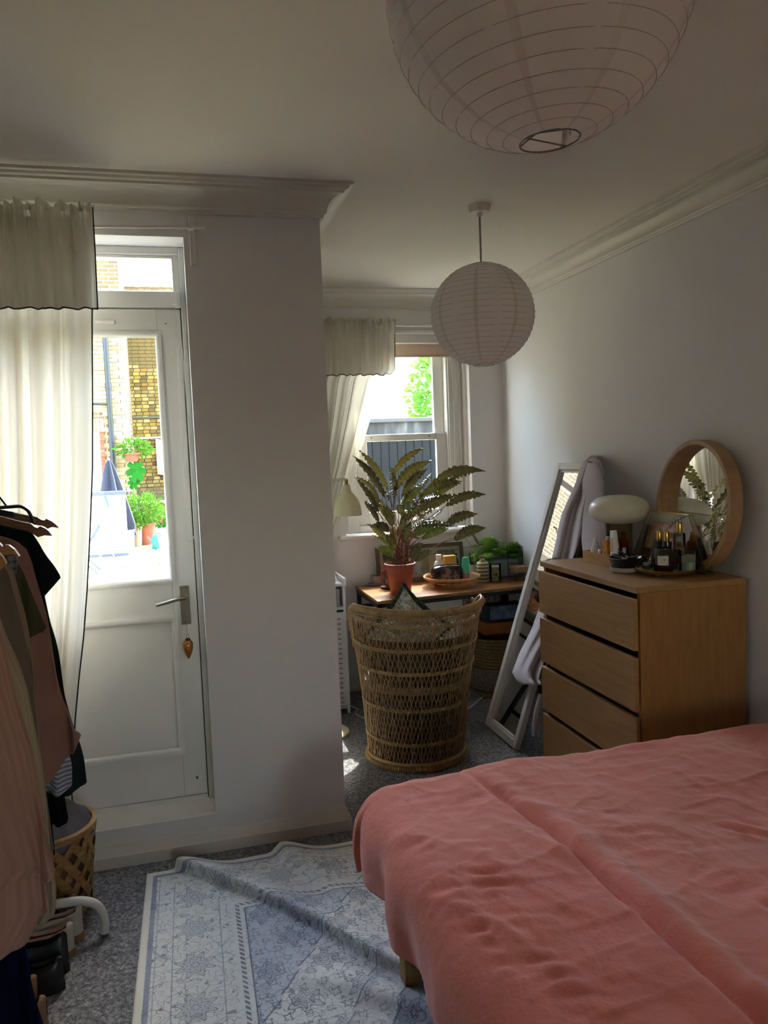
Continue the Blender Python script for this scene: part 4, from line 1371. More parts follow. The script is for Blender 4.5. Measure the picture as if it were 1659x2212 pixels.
# ------------------------------------------------------------------ calathea
SOIL = mt('potting_soil', '2c2018', 1, var=.3, vs=60, bump=.8)
PC = V(1.245, 4.46, .70)
pl_ = thing('potted_calathea', 'large calathea with long wavy bronze-green leaves in a red-brown pot on the desk', 'plant', PC)
RB = mt('red_brown_plastic', '94442f', .45, var=.06, vs=10)
G().lathe([(0, 0), (.058, 0), (.061, .004), (.084, .158), (.092, .158), (.0935, .176), (.088, .178), (.084, .165), (.078, .150), (0, .148)], PC, 40).build('pot', RB, pl_, sharp=50)
G().lathe([(0, .152), (.078, .150)], PC, 24).build('soil', SOIL, pl_)
def leafmat():
    s = NT('calathea_leaf')
    geo = s.n('NewGeometry')
    uv = s.n('SeparateXYZ', {0: s.n('UVMap').outputs[0]})
    st = s.math('ABSOLUTE', s.math('SUBTRACT', uv.outputs[0], .5))
    vein = s.math('SINE', s.math('ADD', s.math('MULTIPLY', uv.outputs[1], 120.0), s.math('MULTIPLY', st, -30.0)))
    vn = s.math('GREATER_THAN', vein, .82)
    mid = s.math('LESS_THAN', st, .03)
    nz = s.noise(14, None, 3)
    rnd = s.math('GREATER_THAN', s.n('ObjectInfo').outputs['Random'], .84)
    top = s.mix(rnd, s.mix(nz, lin('4a3a22'), lin('2b2c1a')), lin('5d7a2e'))
    und = s.mix(rnd, s.mix(nz, lin('4e3222'), lin('35271a')), lin('4c5a26'))
    c = s.mix(geo.outputs['Backfacing'], und, top)
    c = s.mix(s.math('MULTIPLY', s.math('MAXIMUM', vn, mid), .22), c, lin('8a8a4c'))
    s.set(s.bsdf.inputs['Base Color'], c)
    s.bsdf.inputs['Roughness'].default_value = .28
    s.bsdf.inputs['Specular IOR Level'].default_value = .7
    tr = s.n('BsdfTranslucent', {'Color': s.mix(s.noise(5, None, 2), lin('5a3418'), lin('8a8a30'))})
    mx = s.n('MixShader', {0: .09, 1: s.bsdf.outputs[0], 2: tr.outputs[0]})
    s.set(s.out.inputs[0], mx.outputs[0])
    s.bump(vein, .25, .001)
    return s.m
LM = leafmat()
STM = mt('calathea_stem', '6b4034', .5, var=.3, vs=20)
def add_leaf(pa, pb, w, bend, roll, seed, root=None):
    r_ = random.Random(seed)
    pa = Vector(pa); pb = Vector(pb)
    ax = pb - pa; L_ = ax.length; ax.normalize()
    view = (pa - CAM).normalized()
    side = ax.cross(view).normalized()
    nr = side.cross(ax).normalized()
    side = (side * cos(roll) + nr * sin(roll)).normalized(); nr = side.cross(ax).normalized()
    upv = V(0, 0, 1) - ax * ax.z
    if upv.length > 1e-3: upv.normalize()
    fq = 8 + r_.random() * 3; ph = r_.random() * 6
    NU, NV = 8, 44
    def f(u, v):
        a = u * 2 - 1
        wid = w * (sin(pi * min(1, v * .97 + .015)) ** .62) * (1 - .25 * v)
        if v > .8: wid *= 1 - (v - .8) * 3.2
        md = .35 + 1.1 * abs(mnoise.noise(V(v * 5, seed * 3.7, 1.5 if a > 0 else 8)) * 2)
        vq = v + .035 * mnoise.noise(V(v * 6, seed * 1.9, 4 if a > 0 else 2))
        wv_ = .42 * md * w * abs(a) ** 1.5 * sin(2 * pi * fq * vq + ph + (0 if a > 0 else 1.3))
        edge = 1 + .16 * md * sin(2 * pi * fq * vq + ph + 1.2 + (0 if a > 0 else 1.3)) * abs(a)
        p = pa + ax * (L_ * v) + upv * (bend * L_ * sin(pi * v)) + side * (a * wid * edge) + nr * (wv_ + .25 * wid * abs(a))
        return p
    g = G().grid(f, NU, NV, uv=True)
    return g.build('leaf', LM, pl_, sharp=180)
# (base px, tip px, depth at base, depth at tip, half width m, bend, roll)
LV = [((838, 1060), (775, 972), 4.42, 4.36, .018, .06, .5), ((832, 1075), (762, 984), 4.38, 4.30, .017, .07, -.3), ((822, 1095), (766, 1028), 4.36, 4.30, .013, .12, .4),
      ((818, 1108), (766, 1030), 4.30, 4.26, .012, .05, .2), ((846, 1028), (918, 966), 4.46, 4.42, .017, .10, .2), ((852, 1058), (932, 994), 4.38, 4.34, .026, .10, 0),
      ((868, 1072), (924, 1012), 4.34, 4.28, .020, .08, .2), ((852, 1076), (846, 1020), 4.40, 4.44, .026, .03, .9), ((884, 1050), (910, 1008), 4.48, 4.50, .017, .03, .5),
      ((905, 1060), (934, 1020), 4.50, 4.52, .015, .03, .8), ((932, 1044), (1050, 1018), 4.36, 4.22, .021, .13, .1), ((958, 1046), (1028, 1020), 4.44, 4.34, .016, .12, .5),
      ((908, 1072), (998, 1040), 4.32, 4.22, .024, .10, .1), ((964, 1092), (1050, 1068), 4.30, 4.18, .021, .10, .1), ((870, 1094), (910, 1050), 4.30, 4.24, .022, .05, .1),
      ((898, 1086), (962, 1074), 4.40, 4.32, .020, .08, 1.0), ((905, 1104), (990, 1068), 4.26, 4.20, .022, .06, .3), ((876, 1124), (912, 1088), 4.26, 4.22, .018, .05, .2),
      ((962, 1134), (1032, 1110), 4.26, 4.16, .022, .10, .1), ((905, 1135), (980, 1136), 4.28, 4.20, .018, .06, .6), ((912, 1164), (970, 1142), 4.24, 4.18, .019, .08, .1),
      ((896, 1156), (938, 1134), 4.28, 4.24, .020, .06, .2), ((980, 1166), (1050, 1140), 4.20, 4.12, .024, .10, .1), ((848, 1136), (828, 1088), 4.28, 4.22, .020, .04, .1),
      ((818, 1128), (786, 1082), 4.28, 4.20, .015, .05, .5), ((828, 1110), (802, 1066), 4.34, 4.30, .012, .05, 1.1), ((842, 1148), (808, 1132), 4.24, 4.18, .017, .08, .1),
      ((828, 1152), (792, 1132), 4.26, 4.22, .012, .05, .9), ((856, 1186), (834, 1154), 4.26, 4.20, .018, .03, .2), ((852, 1208), (812, 1182), 4.26, 4.20, .018, .10, .1),
      ((846, 1190), (812, 1184), 4.30, 4.26, .013, .08, .9), ((856, 1214), (826, 1204), 4.24, 4.20, .012, .05, .7), ((884, 1204), (914, 1172), 4.26, 4.22, .020, .04, .2),
      ((900, 1212), (930, 1186), 4.24, 4.20, .018, .04, .1), ((868, 1150), (878, 1104), 4.24, 4.22, .014, .04, .2), ((868, 1112), (862, 1086), 4.28, 4.26, .018, .0, .1),
      ((874, 1174), (888, 1126), 4.22, 4.20, .016, .05, .2), ((855, 1035), (843, 1006), 4.46, 4.50, .012, .0, .2), ((888, 1110), (870, 1076), 4.22, 4.2, .014, .0, .7),
      ((815, 1100), (806, 1070), 4.40, 4.42, .010, .02, .4), ((924, 1096), (960, 1046), 4.42, 4.44, .014, .02, .4), ((934, 1120), (956, 1100), 4.44, 4.4, .013, .05, 1.2),
      ((905, 1192), (934, 1192), 4.3, 4.26, .010, .06, .9), ((886, 1142), (922, 1118), 4.33, 4.3, .014, .05, 1.1), ((1035, 1178), (1018, 1152), 4.3, 4.28, .006, .03, .4)]
r_ = random.Random(77)
for k in range(22):
    a0_ = (r_.uniform(835, 925), r_.uniform(1080, 1190)); dx_ = r_.uniform(-55, 75)
    LV.append((a0_, (a0_[0] + dx_, a0_[1] - r_.uniform(8, 55)), 4.44 + r_.uniform(-.08, .14), 4.44 + r_.uniform(-.1, .2), r_.uniform(.010, .017), r_.uniform(0, .12), r_.uniform(-.5, 1.2)))
for i, (a, b, ya, yb_, w, bd, rl) in enumerate(LV):
    pa, pb = at(*a, 'y', ya), at(*b, 'y', yb_)
    add_leaf(pa, pb, w * 1.4, bd, rl, i)
    r_ = random.Random(i + 50)
    q = PC + V(r_.uniform(-.045, .045), r_.uniform(-.045, .045), .15)
    h = (pa - q)
    mid = q + V(h.x * .25, h.y * .3, h.z * .55)
    G().tube(catmull([q, mid, pa, pa + (pb - pa) * .05], 6), .0021, 5).build('stem', STM, pl_)

# ------------------------------------------------------------------ things on the desk
def dz(px, py): return at(px, py, 'z', .70)
CER = mt('grey_ceramic', '8b8783', .4, var=.08, vs=30)
def cup(name, label, p, r, h, mat, sauc=None, smat=None, handle=True):
    t = thing(name, label, 'cup', p)
    z0 = .012 if sauc else 0
    if sauc:
        G().lathe([(0, 0), (sauc * .5, 0), (sauc, .010), (sauc, .013), (sauc * .5, .006), (0, .006)], p, 28).build('saucer', smat or mat, t)
    G().lathe([(0, z0), (r * .8, z0), (r, z0 + h * .4), (r, z0 + h), (r * .93, z0 + h), (r * .9, z0 + h * .3), (0, z0 + .006)], p, 28).build('bowl', mat, t)
    if handle:
        c = Vector(p) + V(r, 0, z0 + h * .55)
        G().tube([c + V(.022 * sin(q), 0, .016 * cos(q)) for q in np.linspace(0, pi, 9)], .004, 6).build('handle', mat, t)
p = dz(814, 1262); p = V(1.135, 4.58, .70)
cup('coffee_cup', 'pale grey cup on a small tray at the left end of the desk', at(815, 1264, 'z', .70) * 1, .044, .050, CER, .062, mt('taupe_ceramic', '9b938c', .5))
p = at(843, 1268, 'z', .70)
cup('espresso_cup', 'small dark patterned cup on a dark saucer beside the red-brown pot', V(p.x, p.y - .03, .70), .036, .048, mt('patterned_ceramic', '77706a', .4, var=.5, vs=60), .068, mt('dark_saucer', '3f3833', .4))
# red jug/handle behind the pot
p = at(842, 1255, 'z', .70)
t = thing('red_mug', 'dark red mug just behind the red-brown plant pot', 'mug', (1.235, 4.62, .70))
G().lathe([(0, 0), (.045, 0), (.05, .02), (.05, .13), (.046, .13), (.044, .02), (0, .01)], (1.25, 4.64, .70), 24).build('body', mt('red_glaze', '7c3a30', .3), t)
G().tube([V(1.20, 4.63, .77) + V(-.030 * sin(q), 0, .045 * cos(q)) for q in np.linspace(0, pi, 10)], .006, 6).build('handle', mt('red_glaze', '7c3a30'), t)
# picture frame leaning on the wall
FR = wood('dark_frame', '2f2419', '5c4a34', 12, (4, 4, 4), .4)
pa, pb = at(812, 1245, 'y', 4.84), at(1000, 1236, 'y', 4.84)
t = thing('framed_picture', 'dark wooden picture frame leaning behind the plant pot and toiletries', 'picture frame', ((pa.x + pb.x) / 2, 4.83, .70))
x0_, x1_ = pa.x, pb.x
MT = Matrix.Translation((0, 4.79, .702)) @ Matrix.Rotation(radians(-9), 4, 'X')
g = G()
for bx_ in ((x0_, x0_ + .026, 0, .235), (x1_ - .026, x1_, 0, .235), (x0_ + .026, x1_ - .026, 0, .026), (x0_ + .026, x1_ - .026, .209, .235)):
    g.box(bx_[0], bx_[1], 0, .018, bx_[2], bx_[3], MT)
g.build('frame', FR, t, bevel=.003, smooth=False)
G().box(x0_ + .02, x1_ - .02, .010, .014, .02, .22, MT).build('mount', mt('cream_mount', 'b9b3a4', .8), t, smooth=False)
PIC = mt('old_photograph', '7a786f', .6, var=.7, vs=18)
for k in range(3):
    xa = lerp(x0_, x1_, .08 + k * .31)
    G().box(xa, xa + (x1_ - x0_) * .2, .007, .0095, .05, .19, MT).build('picture', PIC, t, smooth=False)
G().box(x0_ + .02, x1_ - .02, .002, .004, .02, .22, MT).build('glass_front', PANE, t, smooth=False)
# bamboo basket
BAM = wood('bamboo_split', 'a9733f', 'd9a76a', 30, (1, 1, 1), .45)
bc = at(973, 1262, 'z', .70); bc = V(bc.x - .01, 4.53, .70)
t = thing('bamboo_basket', 'shallow open-weave bamboo basket holding toiletries on the desk', 'basket', bc)
BR, BH = .172, .062
g = G()
for zz, f in ((0.004, .62), (.03, .82), (BH, 1.0), (BH - .006, .985)):
    g.tube([bc + V(BR * f * cos(q), BR * f * sin(q), zz) for q in np.linspace(0, 2 * pi, 61)[:-1]], .0045 if zz > .05 else .003, 6, closed=True)
g.build('hoops', BAM, t)
g = G()
for k in range(96):
    a = 2 * pi * k / 96
    for sg in (-1, 1):
        g.tube([bc + V(BR * f * cos(a + sg * o_), BR * f * sin(a + sg * o_), z_) for f, o_, z_ in ((.60, 0, .003), (.82, .05, .03), (1.0, .11, BH))], .0014, 4, caps=False)
o = g.build('splints', BAM, t); o['kind'] = 'stuff'
G().lathe([(0, .003), (BR * .63, .003)], bc, 30).build('base_mat', BAM, t)
def bottle(name, label, p, prof, mat, capprof=None, capmat=None, cat='bottle', extra=None):
    t = thing(name, label, cat, p)
    G().lathe(prof, p, 26).build('body', mat, t, sharp=50)
    if capprof: G().lathe(capprof, p, 22).build('cap', capmat, t, sharp=50)
    if extra: extra(t, Vector(p))
    return t
WP = mt('white_plastic', 'e4e1db', .35)
# toiletry bag
t = thing('toiletry_bag', 'dark see-through toiletry bag with black zip in the bamboo basket', 'bag', bc + V(0, 0, .006))
BG = NT('smoky_pvc'); BG.set(BG.bsdf.inputs['Base Color'], BG.ramp(BG.noise(26, None, 3), [(.38, '1d1817'), (.5, '4e3a34'), (.6, '8d6a58'), (.7, '3a3538')])); BG.bsdf.inputs['Roughness'].default_value = .15
xa, xb = at(931, 1240, 'y', bc.y - .02).x, at(996, 1240, 'y', bc.y - .02).x
def bagprof(u):  # rounded rectangle
    a = 2 * pi * u
    c, s = cos(a), sin(a)
    return (abs(c) ** .4) * (1 if c > 0 else -1), (abs(s) ** .4) * (1 if s > 0 else -1)
cxb, hw, hz = (xa + xb) / 2, (xb - xa) / 2, .064
def bag(u, v):
    a, b = bagprof(u)
    th = lerp(-.045, .045, v)
    k = 1 - .10 * (2 * v - 1) ** 2
    return V(cxb + a * hw * k, bc.y - .02 + th, .706 + hz + .004 + b * hz * k)
g = G().grid(bag, 48, 8, closed_u=True)
for v in (0, 1):
    g.add([V(cxb, bc.y - .02 + (-.050 if v == 0 else .050), .706 + hz)] + [bag(i / 48, v) for i in range(48)], [(0, i + 1, (i + 1) % 48 + 1) for i in range(48)])
g.build('bag_body', BG.m, t, sharp=60)
G().tube([bag(i / 48, 0) for i in range(48)], .0035, 6, closed=True).build('piping', PIP, t)
G().tube([bag(i / 48, .35) + V(0, 0, .002) for i in range(2, 23)], .0028, 5).build('zip', PIP, t)
p = V(at(1006, 1255, 'y', bc.y - .04).x, bc.y - .045, .708)
GRNP = mt('mint_green_can', '3fb98a', .3)
def _lab(t_, p_):
    G().lathe([(.0258, .015), (.0258, .075)], p_, 24, a0=pi * .9, a1=pi * 1.6).build('pink_label', mt('pink_label', 'c05a6a', .4, var=.4, vs=30), t_)
bottle('spray_can', 'mint green spray can standing in the bamboo basket', p, [(0, 0), (.024, 0), (.025, .005), (.025, .12), (.022, .135), (0, .136)], GRNP, [(.021, .134), (.021, .158), (.016, .170), (0, .172)], GRNP, 'spray can', _lab)
p = V(at(948, 1215, 'y', bc.y + .07).x, bc.y + .07, .712)
bottle('lotion_bottle', 'white lotion bottle behind the toiletry bag', p, [(0, 0), (.030, 0), (.031, .01), (.031, .115), (.024, .135), (.016, .142), (0, .142)], WP, [(.017, .140), (.017, .178), (0, .180)], WP)
p0 = at(958, 1200, 'y', bc.y + .05); p1 = at(984, 1213, 'y', bc.y + .05)
tag(G().box(p0.x, p1.x, bc.y + .03, bc.y + .075, .714, p0.z - .002).build('yellow_tube_box', mt('amber_yellow', 'd99a1e', .45), bevel=.004), 'yellow-orange carton behind the toiletry bag', 'box')
p = V(at(984, 1205, 'y', 4.70).x, 4.70, .70)
bottle('navy_bottle', 'slim navy bottle between the yellow carton and the pen pot', p, [(0, 0), (.017, 0), (.018, .13), (.010, .150), (0, .150)], mt('navy_glass', '1c2745', .2), [(.010, .148), (.011, .178), (0, .180)], mt('navy_cap', '12182a', .4))
# pen pot
p = V(at(1025, 1230, 'y', 4.74).x, 4.74, .70)
t = thing('pen_pot', 'white pot full of dark pens behind the patterned vase', 'pot', p)
G().lathe([(0, 0), (.034, 0), (.036, .09), (.033, .09), (.031, .01), (0, .01)], p, 24).build('pot', WP, t)
r_ = random.Random(3)
for k in range(8):
    a = r_.random() * 6.3
    G().tube([p + V(.012 * cos(a), .012 * sin(a), .01), p + V(.034 * cos(a), .034 * sin(a), .14 + r_.random() * .04)], .005, 6).build('pen', mt('pen_dark', '23283a', .4), t)
# patterned vase
p = at(1042, 1256, 'z', .70)
VM = NT('banded_stoneware')
w_ = VM.n('TexWave', {'Scale': 14.0, 'Distortion': 1.0, 'Vector': VM.tc()}, bands_direction='Z')
VM.set(VM.bsdf.inputs['Base Color'], VM.ramp(w_.outputs[0], [(.25, '7c6238'), (.5, 'b59f72'), (.8, 'd6cfba')])); VM.bsdf.inputs['Roughness'].default_value = .4
t = bottle('banded_vase', 'brown and cream banded stoneware vase on the desk', (p.x, 4.58, .70), [(0, 0), (.036, 0), (.039, .01), (.040, .10), (.040, .105), (.034, .125), (.016, .138), (.013, .155), (.017, .162), (0, .160)], VM.m, cat='vase')
# glass with candle/sea-glass
p = at(1070, 1256, 'z', .70)
t = thing('candle_glass', 'straight glass with a pale yellow candle and dried flowers, by the fern', 'candle', (p.x, 4.55, .70))
G().lathe([(.0, .0), (.036, 0), (.036, .112), (.034, .112), (.034, .004), (0, .004)], (p.x, 4.55, .70), 28).build('glass', glass('jar_glass', 'eef2ee', .1), t)
WX = NT('pressed_flower_wax'); WX.set(WX.bsdf.inputs['Base Color'], WX.ramp(WX.noise(40, None, 3), [(.40, 'd9d3a2'), (.58, 'c6bf8c'), (.66, '6a4436')]))
G().lathe([(0, .005), (.0335, .005), (.0335, .098), (0, .098)], (p.x, 4.55, .70), 24).build('wax', WX.m, t)
# ferns in box planter
FERN = translucent('fern_green', '9cc858', .4, var=.45, vs=14)
p = at(1085, 1235, 'y', 4.72)
t = thing('fern', 'bushy light green fern in a pale planter at the desk corner', 'plant', (p.x - .06, 4.72, .70))
G().prism([(p.x - .14, 4.66), (p.x + .10, 4.67), (p.x + .10, 4.79), (p.x - .14, 4.78)], .70, .82).build('planter', mt('pale_blue_planter', '9fa9ae', .5), t, bevel=.01)
def fern(root, c, R_, n, seed):
    r_ = random.Random(seed)
    g = G()
    for k in range(n):
        a = r_.random() * 6.283; el = r_.uniform(.1, 1.5)
        L_ = R_ * r_.uniform(.7, 1.15)
        d = V(cos(a) * cos(el), sin(a) * cos(el) * .8, sin(el))
        P0 = Vector(c); pts = [P0 + d * (L_ * q) + V(0, 0, -.35 * L_ * q * q) for q in np.linspace(0, 1, 9)]
        g.tube(pts, .0012, 3, caps=False)
        for i in range(2, 9):
            ax = (pts[i] - pts[i - 1]).normalized(); sd_ = ax.cross(V(0, 0, 1)).normalized()
            ln = .030 * sin(pi * (i / 9.5)) + .007
            for sg in (-1, 1):
                for f in (0, .5):
                    b = pts[i - 1].lerp(pts[i], f); tipq = b + (sd_ * sg + ax * .5).normalized() * ln + V(0, 0, r_.gauss(0, .005))
                    g.add([b, b.lerp(tipq, .5) + ax * .005, tipq, b.lerp(tipq, .5) - ax * .005], [(0, 1, 2, 3)])
    o = g.build('fronds', FERN, root, smooth=False); o['kind'] = 'stuff'
c1_ = at(1058, 1195, 'y', 4.70); c2_ = at(1106, 1200, 'y', 4.72)
fern(t, c1_, .15, 85, 1)
t2 = thing('small_fern', 'second smaller fern right of the bushy fern, behind the wire rack', 'plant', (c2_.x, 4.72, .70))
fern(t2, c2_, .12, 70, 2)
fern(t, at(1040, 1215, 'y', 4.66), .07, 24, 5)
G().lathe([(0, 0), (.045, 0), (.058, .11), (.052, .11), (0, .09)], (c2_.x, 4.76, .70), 24).build('pot', mt('pale_blue_planter', '9fa9ae'), t2)
# dead flower stalks drooping from the calathea over the vase
G().tube(catmull([PC + V(.03, 0, .15), at(925, 1188, 'y', 4.4), at(985, 1160, 'y', 4.35), at(1010, 1168, 'y', 4.4), at(1040, 1210, 'y', 4.5)], 5), .0025, 5).build('stem', mt('pale_stalk', '9b9a72', .6), pl_)
# wire rack
t = thing('wire_rack', 'black wire rack with a tan card at the right end of the desk', 'rack', (2.02, 4.55, .70))
q = [at(1104, 1245, 'y', 4.56), at(1137, 1250, 'y', 4.56), at(1101, 1182, 'y', 4.60), at(1133, 1178, 'y', 4.60)]
x0_, x1_ = q[0].x, q[1].x; zt_ = q[2].z
g = G()
for x in (x0_, x1_):
    g.tube([(x, 4.50, .703), (x, 4.60, .703), (x, 4.61, zt_)], .0018, 5); g.tube([(x, 4.50, .703), (x, 4.50, .745), (x, 4.60, .745)], .0018, 5)
for z in (.76, .80, .84, zt_): g.tube([(x0_, 4.60, z), (x1_, 4.60, z)], .0015, 5)
g.tube([(x0_, 4.50, .745), (x1_, 4.50, .745)], .0018, 5); g.tube([(x0_, 4.50, .703), (x1_, 4.50, .703)], .0018, 5)
for k in range(4):
    x = lerp(x0_, x1_, k / 4); g.tube([(x, 4.50, .745), (x + (x1_ - x0_) / 8, 4.50, .703), (x + (x1_ - x0_) / 4, 4.50, .745)], .0012, 4)
g.build('wire_frame', IRON, t)
G().prism([(x0_ + .01, 4.51), (x1_ - .004, 4.51), (x1_ - .004, 4.59), (x0_ + .01, 4.59)], .75, .785).build('tan_card', mt('tan_card', 'b08c62', .8), t)

# ------------------------------------------------------------------ shelf tower, lamp and cables
tw = thing('shelf_tower', 'narrow white storage tower with slotted door in the alcove corner', 'cabinet', (.77, 4.62, 0))
LAM = mt('white_laminate', 'd3d2d6', .4)
tx0, tx1, ty0, ty1 = .62, .908, 4.47, 4.78
g = G(); g.box(tx0, tx0 + .015, ty0, ty1, .03, .775); g.box(tx1 - .015, tx1, ty0, ty1, .0, .775); g.box(tx0, tx1, ty1 - .01, ty1, .03, .775)
for z in (.03, .625): g.box(tx0 + .015, tx1 - .015, ty0 + .002, ty1 - .01, z, z + .015)
g.build('carcass', LAM, tw, bevel=.001, smooth=False)
g = G().box(tx0 - .003, tx1 + .003, ty0 - .005, ty1, .765, .782); g.box(tx1 - .008, tx1 + .006, ty0 - .008, ty1, .765, .81); g.box(tx0, tx1, ty1 - .01, ty1, .775, .81)
g.build('tray_top', LAM, tw, bevel=.002, smooth=False)
g = G(); xs0 = .838
slots = [.572 - i * .0295 for i in range(18)]
g.box(xs0 + .032, tx1 - .002, ty0 - .018, ty0 - .002, .055, .612)
g.box(tx0, xs0 - .22, ty0 - .018, ty0 - .002, .055, .612)
zprev = .612
for z in slots + [None]:
    lo = (z + .005) if z is not None else .055
    g.box(xs0 - .22, xs0 + .032, ty0 - .018, ty0 - .002, lo, zprev)
    if z is not None: zprev = z
g.build('slotted_door', LAM, tw, smooth=False)
G().box(tx0 + .012, tx1 - .014, ty0 + .004, ty0 + .012, .05, .612).build('slot_shade_sheet', BLACK, tw, smooth=False)  # black sheet standing for the shade behind the slots
for k in range(3):
    x = .878 - k * .045
    o = G().box(x - .030, x, 4.49, 4.68, .643, .745 - (k % 3) * .012).build('upright_book', mt('book_%d' % (k % 3), ['8f8d92', '6b6870', 'bdb9b4'][k % 3], .6))
    tag(o, ['grey-spined book upright in the open top shelf of the white tower', 'dark-spined book upright in the open top shelf of the white tower', 'pale-spined book upright in the open top shelf of the white tower'][k % 3], 'book', 'books in the tower cubby')
tag(G().lathe([(0, 0), (.038, 0), (.034, .02), (.006, .085), (0, .088)], (.842, 4.56, .784), 24).build('white_cone', mt('cone_white', 'cfcac4', .5)), 'small white cone on top of the storage tower', 'ornament')
fl = thing('floor_lamp', 'cream floor lamp with dome shade standing behind the wall corner', 'lamp', (.69, 4.17, 0))
CRM = mt('cream_enamel', 'cfc79f', .25, var=.03)
G().lathe([(0, 0), (.135, 0), (.14, .006), (.14, .018), (.12, .030), (.03, .040), (0, .042)], (.692, 4.165, 0), 40).build('base', CRM, fl)
G().tube([(.69, 4.165, .03), (.69, 4.165, 1.42)], .010, 12).build('pole', CRM, fl)
G().tube([(.69, 4.165, 1.400), (.875, 4.165, 1.400)], .008, 10).build('arm', CRM, fl)
sx_, sy_ = at(750, 1085, 'y', 4.165).x, 4.165
g = G().lathe([(.0, 1.375), (.016, 1.372), (.022, 1.355), (.024, 1.335), (.034, 1.322), (.054, 1.300), (.069, 1.268), (.075, 1.232), (.077, 1.203), (.0745, 1.203), (.072, 1.232), (.066, 1.266), (.05, 1.297), (.0, 1.30)], (sx_, sy_, 0), 40)
g.build('lamp_shade', CRM, fl, sharp=50)
G().lathe([(0, 1.37), (.010, 1.37), (.010, 1.392), (.007, 1.402), (0, 1.402)], (sx_, sy_, 0), 16).build('pivot', mt('brass_pivot', '8a7a4a', .35, metal=.8), fl)
g = G().tube(catmull([(.90, 4.66, .05), (.93, 4.60, .006), (.96, 4.50, .006), (.93, 4.42, .006), (.99, 4.30, .006), (1.10, 4.28, .006), (1.25, 4.5, .006)], 8), .003, 6)
tag(g.build('white_cable', WP, center=(1, 4.4, .003)), 'white cable trailing on the carpet left of the wicker chair', 'cable')
g = G().tube(catmull([(1.38, 4.2, .006), (1.55, 4.25, .006), (1.72, 4.42, .006), (1.78, 4.5, .006)], 8), .003, 6)
tag(g.build('power_cable', WP, center=(1.6, 4.3, .003)), 'white cable on the carpet between wicker chair and mirror', 'cable')

# ------------------------------------------------------------------ leaning floor mirror
MB, MTp = V(1.57, 0, 0), V(2.05, 0, 1.434)
md_ = (MTp - MB); ML = md_.length; md_.normalize()
mn = V(-md_.z, 0, md_.x)
MY0, MY1 = 3.59, 3.99
def MP(s, y, t): return MB + md_ * s + mn * t + V(0, y, 0)
def atm(px, py, t):
    d = CR * ((px - 829.5) / F_PX) - CU * ((py - 1106.0) / F_PX) + _f
    o = MB + mn * t
    return CAM + d * ((o - CAM).dot(mn) / d.dot(mn))
MM = Matrix(((md_.x, 0, mn.x, MB.x), (0, 1, 0, 0), (md_.z, 0, mn.z, MB.z + .008), (0, 0, 0, 1)))   # local: s, y, t
WFR = mt('white_frame_paint', 'cfcdc8', .45, var=.03)
SILV = NT('mirror_silver'); SILV.bsdf.inputs['Metallic'].default_value = 1; SILV.bsdf.inputs['Roughness'].default_value = .0; SILV.bsdf.inputs['Base Color'].default_value = (.86, .88, .87, 1)
fm = thing('floor_mirror', 'tall white-framed mirror leaning against the wall beside the desk', 'mirror', (1.60, 3.79, 0))
fw = .037
for (a, b, c, d) in ((0, ML, MY0, MY0 + fw), (0, ML, MY1 - fw, MY1), (0, fw, MY0 + fw, MY1 - fw), (ML - fw, ML, MY0 + fw, MY1 - fw)):
    G().box(a, b, c, d, -.030, .0, MM).build('frame_bar', WFR, fm, bevel=.003, smooth=False)
g = G()
for (a, b, c, d) in ((fw, ML - fw, MY0 + fw, MY0 + fw + .012), (fw, ML - fw, MY1 - fw - .012, MY1 - fw), (fw, fw + .012, MY0 + fw + .012, MY1 - fw - .012), (ML - fw - .012, ML - fw, MY0 + fw + .012, MY1 - fw - .012)):
    g.box(a, b, c, d, -.028, -.012, MM)
g.build('inner_lip', WFR, fm, bevel=.002, smooth=False)
G().box(fw, ML - fw, MY0 + fw, MY1 - fw, -.027, -.020, MM).build('mirror_pane', SILV.m, fm, smooth=False)
# bathrobe
FLC = mt('lilac_fleece', 'b9aeb2', .95, var=.06, vs=30, bump=.5, bs=260, bd=.004, sheen=.4)
rb = thing('bathrobe', 'pale lilac fleece bathrobe draped over the corner of the leaning mirror', 'bathrobe', (1.95, 3.62, .5))
RR = [(992, 1272, 1288), (998, 1262, 1297), (1010, 1255, 1302), (1040, 1246, 1307), (1075, 1234, 1311), (1110, 1219, 1315), (1150, 1208, 1320), (1205, 1194, 1326), (1260, 1180, 1300), (1310, 1168, 1290), (1360, 1150, 1280), (1410, 1124, 1262), (1452, 1108, 1240), (1468, 1116, 1230), (1479, 1128, 1222)]
def robe(u, v):
    py = lerp(992, 1479, v ** 1.0)
    ys_ = [r[0] for r in RR]
    l = interp(py, ys_, [r[1] for r in RR]); r = interp(py, ys_, [r[2] for r in RR])
    px = lerp(l, r, u)
    fo = .016 * sin(u * 15 + 1.2 * sin(v * 5)) + .009 * sin(u * 33 + v * 6)
    t_ = .035 + fo * min(1, v * 6 + .15) + .030 * sin(pi * min(1, max(0, u))) * min(1, v * 8)
    if v < .06: t_ -= (.06 - v) * .8
    q = atm(px, py, t_)
    q.y = max(q.y, 3.40)
    q += V(0, 0, .004 * mnoise.noise(q * 14))
    return q
G().grid(robe, 90, 110).build('robe_body', FLC, rb, sharp=180, solid=.01)
def over(u, v):       # goes over the frame top and down behind
    p0 = robe(u, 0)
    a = v * pi
    b = p0 - mn * (.028 * (1 - cos(a))) + md_ * (.020 * sin(a)) - md_ * max(0, v - .6) * .10
    return b
G().grid(over, 50, 12).build('robe_shoulder', FLC, rb, sharp=180, solid=.01)
